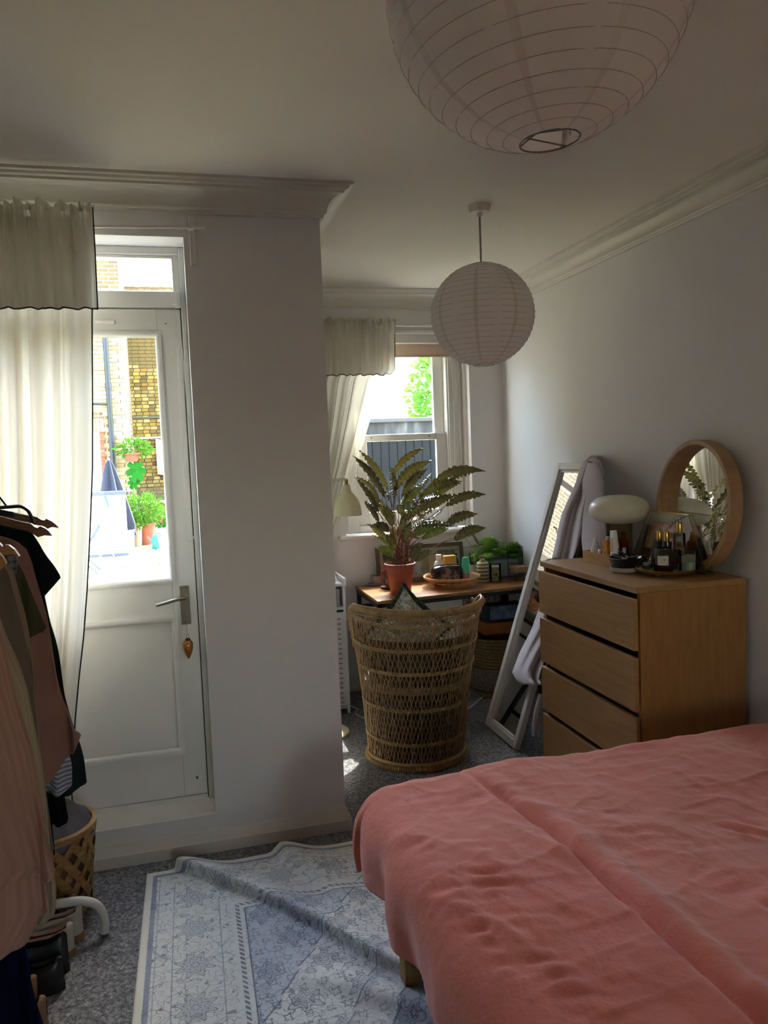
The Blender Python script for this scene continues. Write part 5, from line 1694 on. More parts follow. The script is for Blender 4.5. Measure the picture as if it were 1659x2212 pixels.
def sleeve(u, v):
    py = lerp(1000, 1196, v)
    cx_s = interp(py, [1000, 1060, 1196], [1281, 1282, 1283]); w = interp(py, [1000, 1040, 1120, 1196], [12, 22, 27, 23])
    a = u * 2 * pi
    base = atm(cx_s + w * cos(a) * (1 + .08 * sin(v * 9 + 2 * a)), py, .075 + .024 * sin(a) * (1 + .3 * sin(v * 12)))
    return base
G().grid(sleeve, 40, 46, closed_u=True).build('sleeve', FLC, rb, sharp=180)
def collar(u, v):
    py = lerp(996, 1205, v); l = interp(py, [996, 1040, 1110, 1205], [1262, 1244, 1217, 1192])
    return atm(l + u * 17 + 2 * sin(v * 8), py, .050 + .022 * sin(u * pi))
G().grid(collar, 10, 40).build('collar', FLC, rb, sharp=180, solid=.008)
g = G().tube(catmull([atm(1168, 1500, .03), atm(1160, 1530, .05), atm(1155, 1560, .05), atm(1154, 1590, .03)], 6), .012, 8, flat=.5)
g.build('belt', FLC, rb)

# ------------------------------------------------------------------ chest of drawers
DW = wood('oak_foil', '916b3b', 'ab8350', 5, (10, 1.2, 14), .5, .08)
DW2 = wood('oak_foil_side', '8d6135', 'a67641', 5, (10, 10, 1.2), .5, .08)
dr = thing('chest_of_drawers', 'oak chest of four drawers with top two drawers left ajar', 'chest of drawers', (1.865, 2.957, 0))
X0, X1, Y0, Y1 = 1.622, 2.106, 2.557, 3.357
G().box(X0, X1, Y0, Y1, .976, 1.0).build('top_board', DW, dr, bevel=.0015, smooth=False)
G().box(1.640, X1, Y0 + .002, Y0 + .020, 0, .975).build('side_panel', DW2, dr, bevel=.001, smooth=False)
G().box(1.640, X1, Y1 - .020, Y1 - .002, 0, .975).build('side_panel', DW2, dr, bevel=.001, smooth=False)
G().box(X1 - .012, X1 - .002, Y0 + .02, Y1 - .02, .0, .97).build('back_panel', DW2, dr, smooth=False)
G().box(1.66, X1 - .02, Y0 + .02, Y1 - .02, .02, .035).build('bottom_panel', DW2, dr, smooth=False)
KN = mt('drawer_painted_shade', '1c1713', .9)  # dark colour puts shade inside the top two drawers
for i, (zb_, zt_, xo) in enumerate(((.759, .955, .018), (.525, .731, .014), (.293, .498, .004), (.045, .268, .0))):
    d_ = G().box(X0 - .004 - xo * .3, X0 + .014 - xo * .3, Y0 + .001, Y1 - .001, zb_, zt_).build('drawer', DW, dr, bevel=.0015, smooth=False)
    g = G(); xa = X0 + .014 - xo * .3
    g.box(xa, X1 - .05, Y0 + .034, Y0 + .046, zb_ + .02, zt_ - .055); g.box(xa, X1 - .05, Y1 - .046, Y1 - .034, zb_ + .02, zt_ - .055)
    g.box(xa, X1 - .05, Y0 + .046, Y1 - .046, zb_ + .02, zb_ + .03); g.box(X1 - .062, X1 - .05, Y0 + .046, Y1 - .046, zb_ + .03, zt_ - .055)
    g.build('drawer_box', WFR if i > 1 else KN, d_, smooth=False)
    if i < 2:
        r_ = random.Random(i)
        for k in range(3):
            yy = Y0 + .17 + k * .23
            o = G().sphere((X0 + .11, yy, zb_ + .09), (.085, .10, .045 + .015 * r_.random()), 18, 8).build('folded_garment', mt('dark_laundry_%d' % (k % 3), ['26262a', '3a3330', '2a3436'][k % 3], .95, bump=.5), smooth=True)
            tag(o, ['dark grey', 'brownish', 'dark teal'][k] + (' folded garment glimpsed in the top drawer' if i == 0 else ' folded garment glimpsed in the second drawer'), 'garment', 'clothes in the drawers')
for zz in (.742, .510, .279):
    G().box(X0 + .03, X0 + .05, Y0 + .02, Y1 - .02, zz - .012, zz + .012).build('drawer_rail', DW2, dr, smooth=False) if zz < .7 else None
# ------------------------------------------------------------------ round mirror
RWD = wood('warm_beech', '94714f', 'b8926a', 4, (3, 3, 3), .5, .06)
RC_ = V(2.068, 2.800, 1.270)
rmn = thing('round_mirror', 'round mirror with deep wooden rim leaning on the wall over the chest', 'mirror', (2.08, 2.80, 1.0))
tl = radians(4.5)
RM = Matrix.Rotation(radians(-4.5), 4, 'Z') @ Matrix.Rotation(-pi / 2 + tl, 4, 'Y')       # +Z of profile -> towards the room (-x)
R_o, dpt = .270, .052
pr = [(R_o - .022, 0.0), (R_o - .022, dpt), (R_o - .019, dpt + .003), (R_o - .003, dpt + .003), (R_o, dpt), (R_o, 0), (R_o - .022, 0)]
G().lathe([(r, z - .024) for r, z in pr], RC_, 96, RM).build('wooden_rim', RWD, rmn, sharp=40)
G().lathe([(0, -.016), (R_o - .021, -.016)], RC_, 64, RM).build('mirror_pane', SILV.m, rmn, smooth=False)
G().lathe([(0, -.024), (R_o - .01, -.024), (R_o - .01, -.018), (0, -.018)], RC_, 48, RM).build('backing', mt('mdf', '7a5c40', .8), rmn, smooth=False)

# ------------------------------------------------------------------ on top of the chest
def top(px, py): return at(px, py, 'z', 1.0)
# mushroom lamp
LY = 3.21
lp = at(1337, 1100, 'y', LY)
t = thing('table_lamp', 'table lamp with wide white opal mushroom shade on a clear glass base', 'lamp', (lp.x, LY, 1.0))
OPAL = mt('opal_glass', 'ded9c9', .35, var=.01)
pf = []
for k in range(25):
    a = -pi / 2 + pi * k / 24
    cs_, sn = cos(a), sin(a)
    pf.append((.134 * (abs(cs_) ** .72), lp.z - 1.0 + .0655 * (1 if sn > 0 else -1) * abs(sn) ** .92))
G().lathe(pf, (lp.x, LY, 1.0), 48).build('shade', OPAL, t, sharp=180)
GL2 = glass('amber_tint_glass', 'f3ead6', .05)
G().lathe([(.060, .004), (.060, .195), (.057, .195), (.057, .006)], (lp.x, LY, 1.0), 40).build('glass_base', GL2, t)
G().lathe([(0, 0), (.062, 0), (.062, .006), (0, .006)], (lp.x, LY, 1.0), 32).build('foot', CRM, t)
# dark bottle and dried things seen through the base
p = V(lp.x + .0, 3.10, 1.008)
tag(G().lathe([(0, 0), (.026, 0), (.028, .05), (.022, .085), (.012, .10), (.013, .12), (0, .12)], (lp.x + .012, LY - .012, 1.008), 20).build('amber_bottle', mt('amber_bottle', '6e3f18', .15), sharp=50), 'small amber bottle standing inside the clear base of the mushroom lamp', 'bottle')
# wooden tray box
bx = thing('wooden_tray', 'light wooden box tray holding bottles at the back of the chest', 'tray', (1.82, 3.11, 1.0))
LW = wood('light_box_wood', 'a77a3e', 'c79a58', 8, (10, 1.5, 10), .5)
g = G(); bx0, bx1, by0, by1 = 1.787, 1.850, 2.965, 3.250
g.box(bx0, bx1, by0, by1, 1.0, 1.004)
for q in ((bx0, bx0 + .006, by0, by1), (bx1 - .006, bx1, by0, by1), (bx0 + .006, bx1 - .006, by0, by0 + .006), (bx0 + .006, bx1 - .006, by1 - .006, by1)):
    g.box(*q, 1.004, 1.052)
g.build('tray_body', LW, bx, bevel=.001, smooth=False)
def inbox(px, xx=1.818):
    return V(xx, at(px, 1150, 'x', xx).y, 1.005)
p = inbox(1286)
bottle('squeeze_bottle', 'white nozzle squeeze bottle at the left end of the wooden tray', p, [(0, 0), (.024, 0), (.026, .01), (.024, .045), (.011, .088), (.009, .092), (0, .092)], WP, [(.010, .09), (.009, .103), (.003, .108), (.0025, .122), (0, .123)], WP)
p = inbox(1293, 1.806); p.y -= .012
bottle('small_green_jar', 'tiny green glass jar with white lid in the wooden tray', p, [(0, 0), (.012, 0), (.013, .03), (.010, .046), (0, .046)], mt('green_jar', '5c7a6c', .15), [(.010, .046), (.010, .062), (0, .063)], WP, cat='jar')
p = inbox(1312)
t = thing('orange_carton', 'orange and gold carton in the wooden tray behind the white tube', 'box', p)
OC = NT('orange_carton'); OC.set(OC.bsdf.inputs['Base Color'], OC.ramp(OC.noise(60, None, 2), [(.4, 'd99a3a'), (.55, 'c98325'), (.62, '7a3a1c')])); OC.bsdf.inputs['Roughness'].default_value = .5
G().box(p.x - .016, p.x + .018, p.y - .022, p.y + .022, p.z, p.z + .110).build('carton', OC.m, t, bevel=.002, smooth=False)
G().lathe([(0, .11), (.008, .11), (.008, .125), (0, .126)], p, 12).build('cap', WP, t)
# white tube, leaning
p = inbox(1330, 1.812)
t = thing('cosmetic_tube', 'white cosmetic tube with a pink panel and a small navy badge', 'tube', p)
TM_ = Matrix.Translation(p) @ Matrix.Rotation(radians(-7), 4, 'X')
def tube_f(u, v):
    a = u * 2 * pi
    rx = lerp(.022, .026, v); ry = lerp(.022, .006, v ** 1.5)
    return TM_ @ V(ry * cos(a), rx * sin(a), v * .158)
G().grid(tube_f, 32, 12, closed_u=True).build('tube_body', WP, t, sharp=180)
g = G()
def patch(v0, v1, a0, a1, push): return lambda u, v: (lambda q: q + (V(-1, -.3, 0).normalized() * push))(tube_f(lerp(a0, a1, u) / (2 * pi) % 1, lerp(v0, v1, v)))
G().grid(patch(.42, .80, pi * .82, pi * 1.12, .0006), 6, 8).build('pink_panel', mt('pink_panel', 'c9897f', .5), t)
G().grid(patch(.24, .36, pi * 1.02, pi * 1.28, .0006), 6, 4).build('badge', mt('navy_badge', '2c3154', .5), t)
for k in range(3):
    G().grid(patch(.27 + k * .024, .282 + k * .024, pi * 1.08, pi * 1.22, .0010), 4, 1).build('badge_line', WP, t)
p = inbox(1348, 1.822)
bottle('white_dropper', 'small white capped bottle beside the white tube', p, [(0, 0), (.013, 0), (.014, .052), (.008, .060), (0, .060)], WP, [(.0085, .058), (.0085, .088), (0, .089)], mt('grey_cap', 'a8a6a8', .4))
# bowls
p = V(1.80, 2.905, 1.0)
p = top(1342, 1234); p = V(p.x + .012, p.y + .0, 1.0)
p.x = 1.792; p.y = 2.900
DKB = mt('dark_stone_bowl', '231a18', .35, var=.3, vs=14)
t = thing('pale_saucer', 'shallow pale grey saucer under the dark bowl', 'dish', p)
G().lathe([(0, 0), (.050, 0), (.060, .006), (.064, .022), (.060, .022), (.054, .010), (0, .008)], p, 40).build('dish', mt('pale_grey_dish', 'b9b5ae', .4, var=.04), t)
t = thing('dark_bowl', 'black-brown bowl with trinkets set on the pale saucer', 'bowl', p + V(0, 0, .009))
bz = p.z + .010
G().lathe([(0, bz), (.034, bz), (.052, bz + .016), (.070, bz + .050), (.066, bz + .052), (.046, bz + .022), (0, bz + .012)], (p.x, p.y, 0), 40).build('bowl', DKB, t)
st = G()
star = []
for k in range(10):
    a = k * pi / 5 + .3; r = .026 if k % 2 == 0 else .011
    star.append((r * cos(a), r * sin(a)))
SM = Matrix.Translation((p.x - .01, p.y + .015, bz + .066)) @ Matrix.Rotation(radians(62), 4, 'Y') @ Matrix.Rotation(.3, 4, 'Z')
o = st.prism(star, -.004, .004, SM).build('star_ornament', mt('dark_bronze', '2a1a15', .3, metal=.4), bevel=.002)
tag(o, 'dark bronze star resting in the black-brown bowl', 'ornament')
CM_ = Matrix.Translation((p.x + .015, p.y - .035, bz + .055)) @ Matrix.Rotation(radians(-14), 4, 'X')
tag(G().box(-.024, .024, -.030, .030, 0, .002, CM_).build('paper_card', mt('cream_card', 'd2c3a0', .7)), 'cream card lying on the rim of the dark bowl', 'card')
tag(G().tube(catmull([(p.x - .03, p.y - .01, bz + .052), (p.x - .04, p.y + .02, bz + .060), (p.x - .01, p.y + .04, bz + .056), (p.x + .02, p.y + .02, bz + .058)], 5), .006, 6).build('blue_grey_tangle', mt('slate_cloth', '4a5260', .8)), 'slate-coloured hair tie in the dark bowl', 'hair tie')
# gold tray
TC = V(1.905, 2.775, 1.0)
GOLD = mt('brushed_brass', 'b39a5c', .3, metal=1, var=.1, vs=60)
t = thing('gold_tray', 'round footed gold tray with beaded rim on the chest', 'tray', TC)
TR = .118
G().lathe([(0, .012), (TR - .004, .012), (TR, .016), (TR + .003, .024), (TR, .024), (TR - .006, .017), (0, .016)], TC, 60).build('plate', GOLD, t, sharp=60)
g = G()
for k in range(84):
    a = 2 * pi * k / 84
    g.sphere(TC + V(TR * cos(a), TR * sin(a), .024), .0036, 6, 4)
g.build('beaded_rim', GOLD, t)
for a in (.6, 2.2, 3.7, 5.2):
    G().sphere(TC + V(.085 * cos(a), .085 * sin(a), .0065), (.011, .011, .0065), 12, 8).build('foot', GOLD, t)
TZ = TC.z + .0165
def ont(px, py, dx=0):
    q = at(px, py, 'z', TZ); return V(q.x + dx, q.y, TZ)
GCAP = mt('gold_cap', 'cfa858', .2, metal=1)
NAV = NT('dark_teal_glass'); NAV.bsdf.inputs['Base Color'].default_value = lin('202c33'); NAV.bsdf.inputs['Roughness'].default_value = .08
for i, (q, lb) in enumerate(((V(1.930, 2.862, TZ), 'slim dark bottle with gold cap, left one of the pair on the gold tray'), (V(1.935, 2.818, TZ), 'slim dark bottle with gold cap, right one of the pair behind the labelled mug'))):
    bottle('perfume_bottle', lb, q, [(0, 0), (.019, 0), (.0205, .004), (.0205, .105), (.0195, .110), (0, .111)], NAV.m, [(.0115, .110), (.0118, .113), (.0118, .150), (.011, .152), (0, .152)], GCAP, 'perfume', None)['group'] = 'dark perfume bottles'
q = V(1.955, 2.760, TZ)
t = thing('tall_perfume_bottle', 'tall clear perfume bottle with gold cap and pink liquid on the gold tray', 'perfume', q)
CG = glass('clear_glass', 'eef4f0', .12)
G().lathe([(0, 0), (.023, 0), (.0235, .145), (.020, .150), (0, .150)], q, 28).build('bottle_body', CG, t, sharp=50)
G().lathe([(0, .006), (.0205, .006), (.0205, .086), (0, .086)], q, 28).build('liquid', mt('pink_liquid', '9c5a4c', .1), t, sharp=50)
G().lathe([(.0125, .150), (.0128, .153), (.0128, .192), (.012, .194), (0, .194)], q, 24).build('cap', GCAP, t, sharp=50)
q = V(1.868, 2.742, TZ)
t = thing('candle_mug', 'dark glass candle mug with white label and a tiny bird mark', 'candle', q)
DG = NT('dark_brown_glass'); DG.bsdf.inputs['Base Color'].default_value = lin('241b16'); DG.bsdf.inputs['Roughness'].default_value = .08
G().lathe([(0, 0), (.037, 0), (.039, .004), (.039, .082), (.034, .092), (.034, .096), (.031, .096), (.031, .088), (.035, .078), (.035, .02), (0, .018)], q, 36).build('mug_body', DG.m, t, sharp=50)
LBL = mt('white_label', 'd8d2c8', .6)
vw = math.atan2(CAM.y - q.y, CAM.x - q.x)
G().lathe([(.0394, .030), (.0394, .068)], q, 16, a0=vw - .62, a1=vw + .50).build('label', LBL, t)
ld = V(cos(vw), sin(vw), 0); lt = V(-sin(vw), cos(vw), 0)
mk = lambda a, z: q + (ld * cos(a) + lt * sin(a)) * .0399 + V(0, 0, z)
G().add([mk(-.05, .055), mk(.12, .053), mk(.30, .058), mk(.10, .0505), mk(-.02, .0525)], [(0, 1, 2, 3, 4)]).build('bird_mark', mt('ink', '1b1b1b', .7), t)
G().add([mk(-.42, .041), mk(.12, .041), mk(.12, .0418), mk(-.42, .0418)], [(0, 1, 2, 3)]).build('label_line', mt('grey_ink', '8e8a84', .7), t)
hd = lt * 1.0
G().tube([q + hd * .037 + V(0, 0, .078) + hd * (.024 * sin(a)) + V(0, 0, -.029 * (1 - cos(a))) for a in np.linspace(0, pi, 12)], .0055, 8).build('handle', DG.m, t)
q = V(1.955, 2.705, TZ)
t = thing('candle_jar', 'short clear glass jar of white powder at the right of the gold tray', 'jar', q)
G().lathe([(0, 0), (.037, 0), (.040, .006), (.041, .088), (.039, .088), (.038, .008), (0, .006)], q, 36).build('glass_jar', CG, t, sharp=50)
G().grid(lambda u, v: q + V(.0365 * v * cos(2 * pi * u), .0365 * v * sin(2 * pi * u), .052 + .012 * sin(2 * pi * u + 1) * v), 24, 6, closed_u=True).lathe([(0, .008), (.0365, .008), (.0365, .040)], q, 24).build('white_filling', mt('white_filling', 'cdc8bd', .9), t)
q = V(1.850, 2.830, TZ)
t = thing('glass_dish', 'small clear glass dish at the left edge of the gold tray', 'dish', q)
G().lathe([(0, 0), (.016, 0), (.020, .006), (.032, .018), (.029, .018), (.018, .010), (0, .004)], q, 28).build('dish', glass('dish_glass', 'dde6e6', .14, opac=.25, op_col='9aa4a8'), t)
G().lathe([(0, .005), (.017, .006), (.018, .026), (.016, .026), (0, .022)], q, 20).build('inner_cup', mt('pale_blue_wax', '9da6a8', .4), t)
# dark spiky stone between lamp and bottles
q = V(1.905, 2.960, 1.0)
tag(G().sphere(q + V(0, 0, .026), (.026, .030, .026), 12, 8).build('dark_pine_cone', mt('cone_dark', '26282b', .7, var=.5, vs=60, bump=1, bs=120, bd=.01)), 'dark knobbly trinket between the lamp and the perfume bottles', 'ornament')
# trapezoid glass frame
t = thing('glass_art_box', 'brass-edged trapezoid glass frame with a pink art card', 'picture frame', (2.02, 2.90, 1.0))
A = [at(1404, 1102, 'x', 2.022), at(1488, 1106, 'x', 2.022), None, None]
yb0 = at(1366, 1210, 'x', 2.008).y; yb1 = at(1532, 1222, 'x', 2.008).y
A[2] = V(1.998, yb1, 1.002); A[3] = V(1.998, yb0, 1.002)
A[0] = V(2.020, A[0].y, 1.232); A[1] = V(2.020, A[1].y, 1.232)
Bk = [a + V(.016 if i < 2 else .034, -.004, 0) for i, a in enumerate(A)]
g = G()
for Q in (A, Bk): g.tube(Q, .0022, 6, closed=True)
for a, b in zip(A, Bk): g.tube([a, b], .0022, 6)
g.build('brass_edges', GOLD, t)
G().add(A, [(0, 1, 2, 3)]).build('front_pane', PANE, t, smooth=False)
G().add(Bk, [(0, 1, 2, 3)]).build('back_pane', PANE, t, smooth=False)
# card inside
def onf(u, v): 
    l = A[0].lerp(A[3], v); r = A[1].lerp(A[2], v)
    q = l.lerp(r, u); return q + V(.010, 0, 0)
AR = NT('pink_art_card')
an = AR.n('TexWave', {'Scale': 9.0, 'Distortion': 6.0, 'Detail': 1.0, 'Vector': AR.tc()})
AR.set(AR.bsdf.inputs['Base Color'], AR.ramp(an.outputs[0], [(.3, 'e8606a'), (.48, 'f09088'), (.6, 'f0b88a'), (.8, 'e06a72')]))
G().add([onf(.10, .22), onf(.62, .22), onf(.50, .72), onf(.10, .72)], [(0, 1, 2, 3)]).build('art_card', AR.m, t, smooth=False)
G().add([onf(.16, .36) - V(.001, 0, 0), onf(.30, .28) - V(.001, 0, 0), onf(.36, .45) - V(.001, 0, 0), onf(.33, .70) - V(.001, 0, 0), onf(.16, .70) - V(.001, 0, 0)], [(0, 1, 2, 3, 4)]).build('cream_shape', mt('cream_print', 'f0d2a4', .7), t, smooth=False)

# ------------------------------------------------------------------ clothes rail
WTUBE = mt('white_enamel_tube', 'cfcbc4', .3)
XC = -.55
cr = thing('clothes_rail', 'white tubular clothes rail with a curved foot on the carpet', 'clothes rail', (XC, 1.9, 0))
foot = catmull([(-.320, 2.612, .012), (-.318, 2.612, .06), (-.335, 2.612, .105), (-.375, 2.612, .128), (-.43, 2.612, .134), (XC, 2.612, .134), (-.64, 2.612, .134), (-.715, 2.612, .128), (-.76, 2.612, .105), (-.78, 2.612, .06), (-.78, 2.612, .012)], 6)
G().tube(foot, .0145, 12).build('foot', WTUBE, cr)
G().tube([p + V(0, -2.0, 0) for p in foot], .0145, 12).build('foot', WTUBE, cr)
RZ = 1.58
G().tube(catmull([(XC - .07, 2.612, .12), (XC - .07, 2.612, .8), (XC - .07, 2.60, RZ - .06), (XC - .05, 2.54, RZ), (XC, 2.1, RZ), (XC, 1.6, RZ), (XC, .70, RZ), (XC - .02, .62, RZ - .06), (XC - .02, .612, .8), (XC - .02, .612, .12)], 8), .013, 12).build('rail', WTUBE, cr)

def cloth(name, hexc, kind=None, var=.12, tl_=0.0):
    s = NT(name)
    c = lin(hexc)
    nz = s.noise(7, None, 4)
    c1 = tuple(x * (1 - 2.2 * var) for x in c[:3]) + (1,)
    col = s.mix(nz, c1, c)
    s.bsdf.inputs['Roughness'].default_value = .92
    s.bsdf.inputs['Specular IOR Level'].default_value = .08
    sp = s.n('SeparateXYZ', {0: s.n('UVMap').outputs[0]})
    h = s.noise(380, None, 2)
    if kind == 'rib':
        w = s.math('SINE', s.math('MULTIPLY', sp.outputs[0], 420.0)); h = w
        col = s.mix(s.math('MULTIPLY', s.math('LESS_THAN', w, -.3), .6), col, c1)
    if kind == 'stripe':
        w = s.math('GREATER_THAN', s.math('SINE', s.math('MULTIPLY', s.n('SeparateXYZ', {0: s.tc()}).outputs[2], 620.0)), .1)
        col = s.mix(s.math('MULTIPLY', w, .7), col, lin('3a4052'))
    if kind == 'plaid':
        o_ = s.n('SeparateXYZ', {0: s.tc()})
        a = s.math('GREATER_THAN', s.math('SINE', s.math('MULTIPLY', o_.outputs[2], 500.0)), .3)
        b = s.math('GREATER_THAN', s.math('SINE', s.math('MULTIPLY', o_.outputs[0], 500.0)), .3)
        col = s.mix(s.math('MULTIPLY', s.math('ADD', a, b), .4), col, lin('2b2d33'))
    s.set(s.bsdf.inputs['Base Color'], col)
    s.bump(h, .4, .0015)
    if tl_:
        tr = s.n('BsdfTranslucent', {'Color': c})
        mx = s.n('MixShader', {0: tl_, 1: s.bsdf.outputs[0], 2: tr.outputs[0]})
        s.set(s.out.inputs[0], mx.outputs[0])
    return s.m
def garment(name, label, cat, y, sil, mat, th=.045, folds=7, seed=1, zb=None, fd=.022, group=None, lean=0.0):
    S = [at(px, py, 'y', y) for px, py in sil]
    S = sorted(S, key=lambda p: -p.z) if False else S
    # monotone rows along the silhouette (right side); left side mirrored about the rail
    cum = [0]
    for a, b in zip(S, S[1:]): cum.append(cum[-1] + (b - a).length)
    tot = cum[-1]
    r_ = random.Random(seed); ph = [r_.random() * 6 for _ in range(5)]
    ztop = S[0].z; 
    def row(v):
        d = v * tot
        x = interp(d, cum, [p.x for p in S]); z = interp(d, cum, [p.z for p in S])
        return x, z
    zlow = min(p.z for p in S) if zb is None else zb
    def f(u, v):
        x, z = row(v)
        hw = max(.03, x - XC)
        a = 2 * pi * u
        c, s = cos(a), sin(a)
        # interior columns hang straight: x from silhouette, z relaxed toward an even fall
        k = (c + 1) / 2
        xx = XC + hw * c
        zc_ = lerp(ztop + .03, zlow, v)
        zz = lerp(zc_, z, k ** 2.2)
        t_ = th * (.35 + .65 * min(1, v * 3))
        fo = fd * min(1, v * 2.2) * (sin(xx * folds * 16 + ph[0] + 1.2 * sin(v * 4 + ph[1])) + .5 * sin(xx * folds * 33 + ph[2] + v * 3))
        fo += .006 * mnoise.noise(V(xx * 9, zz * 5, seed))
        yy = y + (abs(s) ** .7) * (1 if s > 0 else -1) * t_ * .5 + fo + .012 * mnoise.noise(V(xx * 4, zz * 3, seed * 3.1))
        return V(xx, yy, zz)
    g = G().grid(f, 72, 60, closed_u=True, uv=False)
    g.uv = [((i / 72), j / 60) for j in range(61) for i in range(72)]
    t = thing(name, label, cat, (XC, y, zlow))
    g.build('cloth_body', mat, t, sharp=180)
    zh = ztop + .03
    g = G().tube([(XC, y, zh), (XC, y, RZ - .02), (XC + .012, y, RZ + .012), (XC, y, RZ + .024), (XC - .016, y, RZ + .012)], .0018, 5)
    t2 = thing('coat_hanger', 'hanger under the ' + label.split(' ')[0] + ' ' + label.split(' ')[1] + ' ' + cat + ' on the rail', 'hanger', (XC, y, zh), 'hidden hangers on the rail')
    g.build('hook', STEEL, t2)
    G().tube([(XC - .17, y, zh - .07), (XC, y, zh), (XC + .13, y, zh - .05)], .006, 6).build('bar', mt('hanger_wood_dark', '7a5236', .5), t2)
    if group: t['group'] = group
    return t
garment('jumper', 'dusty pink ribbed jumper hanging nearest on the rail', 'jumper', 1.16, [(-60, 1262), (-15, 1300), (10, 1400), (32, 1500), (60, 1610), (85, 1720), (110, 1800), (127, 1862), (124, 1872), (102, 1886), (104, 1940), (107, 1965), (88, 1992), (76, 2012), (62, 2034), (46, 2036)], cloth('pink_rib_knit', 'b48c7e', 'rib', tl_=.12), .07, 5, 1)
garment('dress', 'royal blue dress hanging behind the pink jumper', 'dress', 1.235, [(-60, 1300), (-20, 1400), (20, 1700), (45, 1900), (62, 2030), (72, 2090), (88, 2160), (102, 2225), (118, 2330), (124, 2420)], cloth('royal_blue', '0a1740', None, .5), .05, 5, 2)
garment('ribbed_cardigan', 'cream ribbed knit cardigan hem peeping beyond the pink jumper', 'cardigan', 1.31, [(-60, 1262), (0, 1320), (60, 1500), (95, 1700), (118, 1850), (127, 1900), (124, 1955), (112, 1976), (98, 1990)], cloth('cream_knit', 'a89880', 'rib'), .05, 6, 3)
garment('grey_shirt', 'dark grey-brown linen shirt third along the rail', 'shirt', 1.40, [(-50, 1200), (0, 1212), (18, 1240), (42, 1340), (58, 1440), (76, 1560), (92, 1680), (104, 1790), (112, 1850)], cloth('grey_brown_linen', '6e6257'), .05, 6, 4)
garment('taupe_shirt', 'long taupe shirt just behind the grey-brown one', 'shirt', 1.47, [(-50, 1190), (5, 1203), (32, 1235), (52, 1330), (75, 1450), (92, 1560), (104, 1700), (114, 1800), (120, 1885)], cloth('taupe_linen', '8e7d68'), .045, 6, 5)
garment('olive_tee', 'olive short-sleeved top with rolled cuff on the rail', 'top', 1.555, [(-50, 1170), (0, 1182), (22, 1195), (42, 1225), (62, 1262), (84, 1312), (103, 1352), (98, 1360), (56, 1378), (58, 1430), (70, 1560), (74, 1620)], cloth('olive_cotton', '4a4a35'), .05, 6, 6)
garment('rose_shirt', 'dusty rose-brown overshirt with turned-up cuff on the rail', 'shirt', 1.65, [(-40, 1150), (0, 1159), (38, 1169), (56, 1186), (68, 1215), (80, 1265), (95, 1335), (106, 1400), (122, 1470), (138, 1530), (150, 1552), (178, 1580), (172, 1596), (160, 1625), (136, 1650), (112, 1682)], cloth('rose_brown', '8e6a60'), .055, 6, 7)
garment('black_tee', 'black short-sleeved t-shirt with pointed sleeve near the rail end', 't-shirt', 1.745, [(-30, 1130), (0, 1134), (40, 1143), (64, 1150), (88, 1174), (106, 1208), (131, 1248), (112, 1270), (95, 1290), (90, 1300), (84, 1350), (96, 1450), (104, 1520)], cloth('black_jersey', '11181c'), .05, 5, 8)
garment('striped_shirt', 'blue and white fine striped shirt low behind the rose overshirt', 'shirt', 1.82, [(-30, 1150), (20, 1165), (60, 1200), (85, 1300), (115, 1450), (140, 1580), (154, 1630), (158, 1650), (157, 1694), (140, 1706), (112, 1712)], cloth('striped_cotton', 'a6a8b2', 'stripe'), .05, 5, 9)
garment('black_trousers', 'black trousers hanging below the striped shirt', 'trousers', 1.875, [(-30, 1150), (20, 1170), (60, 1250), (90, 1400), (120, 1600), (138, 1700), (143, 1730), (151, 1770), (138, 1776), (112, 1780), (108, 1800), (118, 1850), (112, 1860)], cloth('black_wool', '0e1114'), .05, 5, 10)
garment('green_cardigan', 'dark green fuzzy cardigan hanging farthest along the rail', 'cardigan', 1.95, [(-20, 1150), (30, 1165), (70, 1200), (92, 1270), (108, 1350), (130, 1432), (150, 1515), (165, 1590), (180, 1645), (187, 1698), (178, 1704), (160, 1702)], cloth('bottle_green_fuzz', '1f2f2c', None, .4), .05, 5, 11)
# bare wooden and plastic hangers
HW = wood('hanger_wood', '5e3a28', '8a5b40', 8, (1.5, 8, 8), .4)
HW2 = wood('hanger_wood_light', '8a5c34', 'b07c4a', 8, (1.5, 8, 8), .4)
def bare(label, y, poly_px, mat, hook=True, name='coat_hanger', cat='hanger'):
    P_ = [at(a, b, 'y', y) for a, b in poly_px]
    t = thing(name, label, cat, (XC, y, min(p.z for p in P_)))
    n = len(P_)
    vs = [p + V(0, -.006, 0) for p in P_] + [p + V(0, .006, 0) for p in P_]
    G().add(vs, [tuple(range(n)), tuple(range(n, 2 * n))[::-1]] + [(i, i + n, (i + 1) % n + n, (i + 1) % n) for i in range(n)]).build('bar', mat, t, smooth=False)
    if hook:
        z = max(p.z for p in P_)
        G().tube([(XC, y, z - .005), (XC, y, RZ - .02), (XC + .016, y, RZ + .006), (XC, y, RZ + .024), (XC - .016, y, RZ + .008)], .0018, 5).build('hook', STEEL, t)
    return t
bare('dark wooden hanger with notched tip farthest out over the curtain', 1.90, [(-60, 1098), (0, 1104), (30, 1107), (60, 1113), (82, 1117), (91, 1123), (97, 1124), (101, 1120), (113, 1126), (121, 1132), (128, 1140), (113, 1138), (103, 1142), (97, 1137), (77, 1133), (60, 1131), (0, 1121), (-60, 1112)], HW)
bare('dark wooden hanger with notched tip above the black t-shirt', 1.80, [(-60, 1106), (0, 1115), (35, 1124), (68, 1131), (76, 1138), (82, 1140), (88, 1136), (99, 1141), (106, 1147), (113, 1157), (97, 1156), (83, 1160), (74, 1154), (55, 1150), (0, 1134), (-60, 1124)], HW)
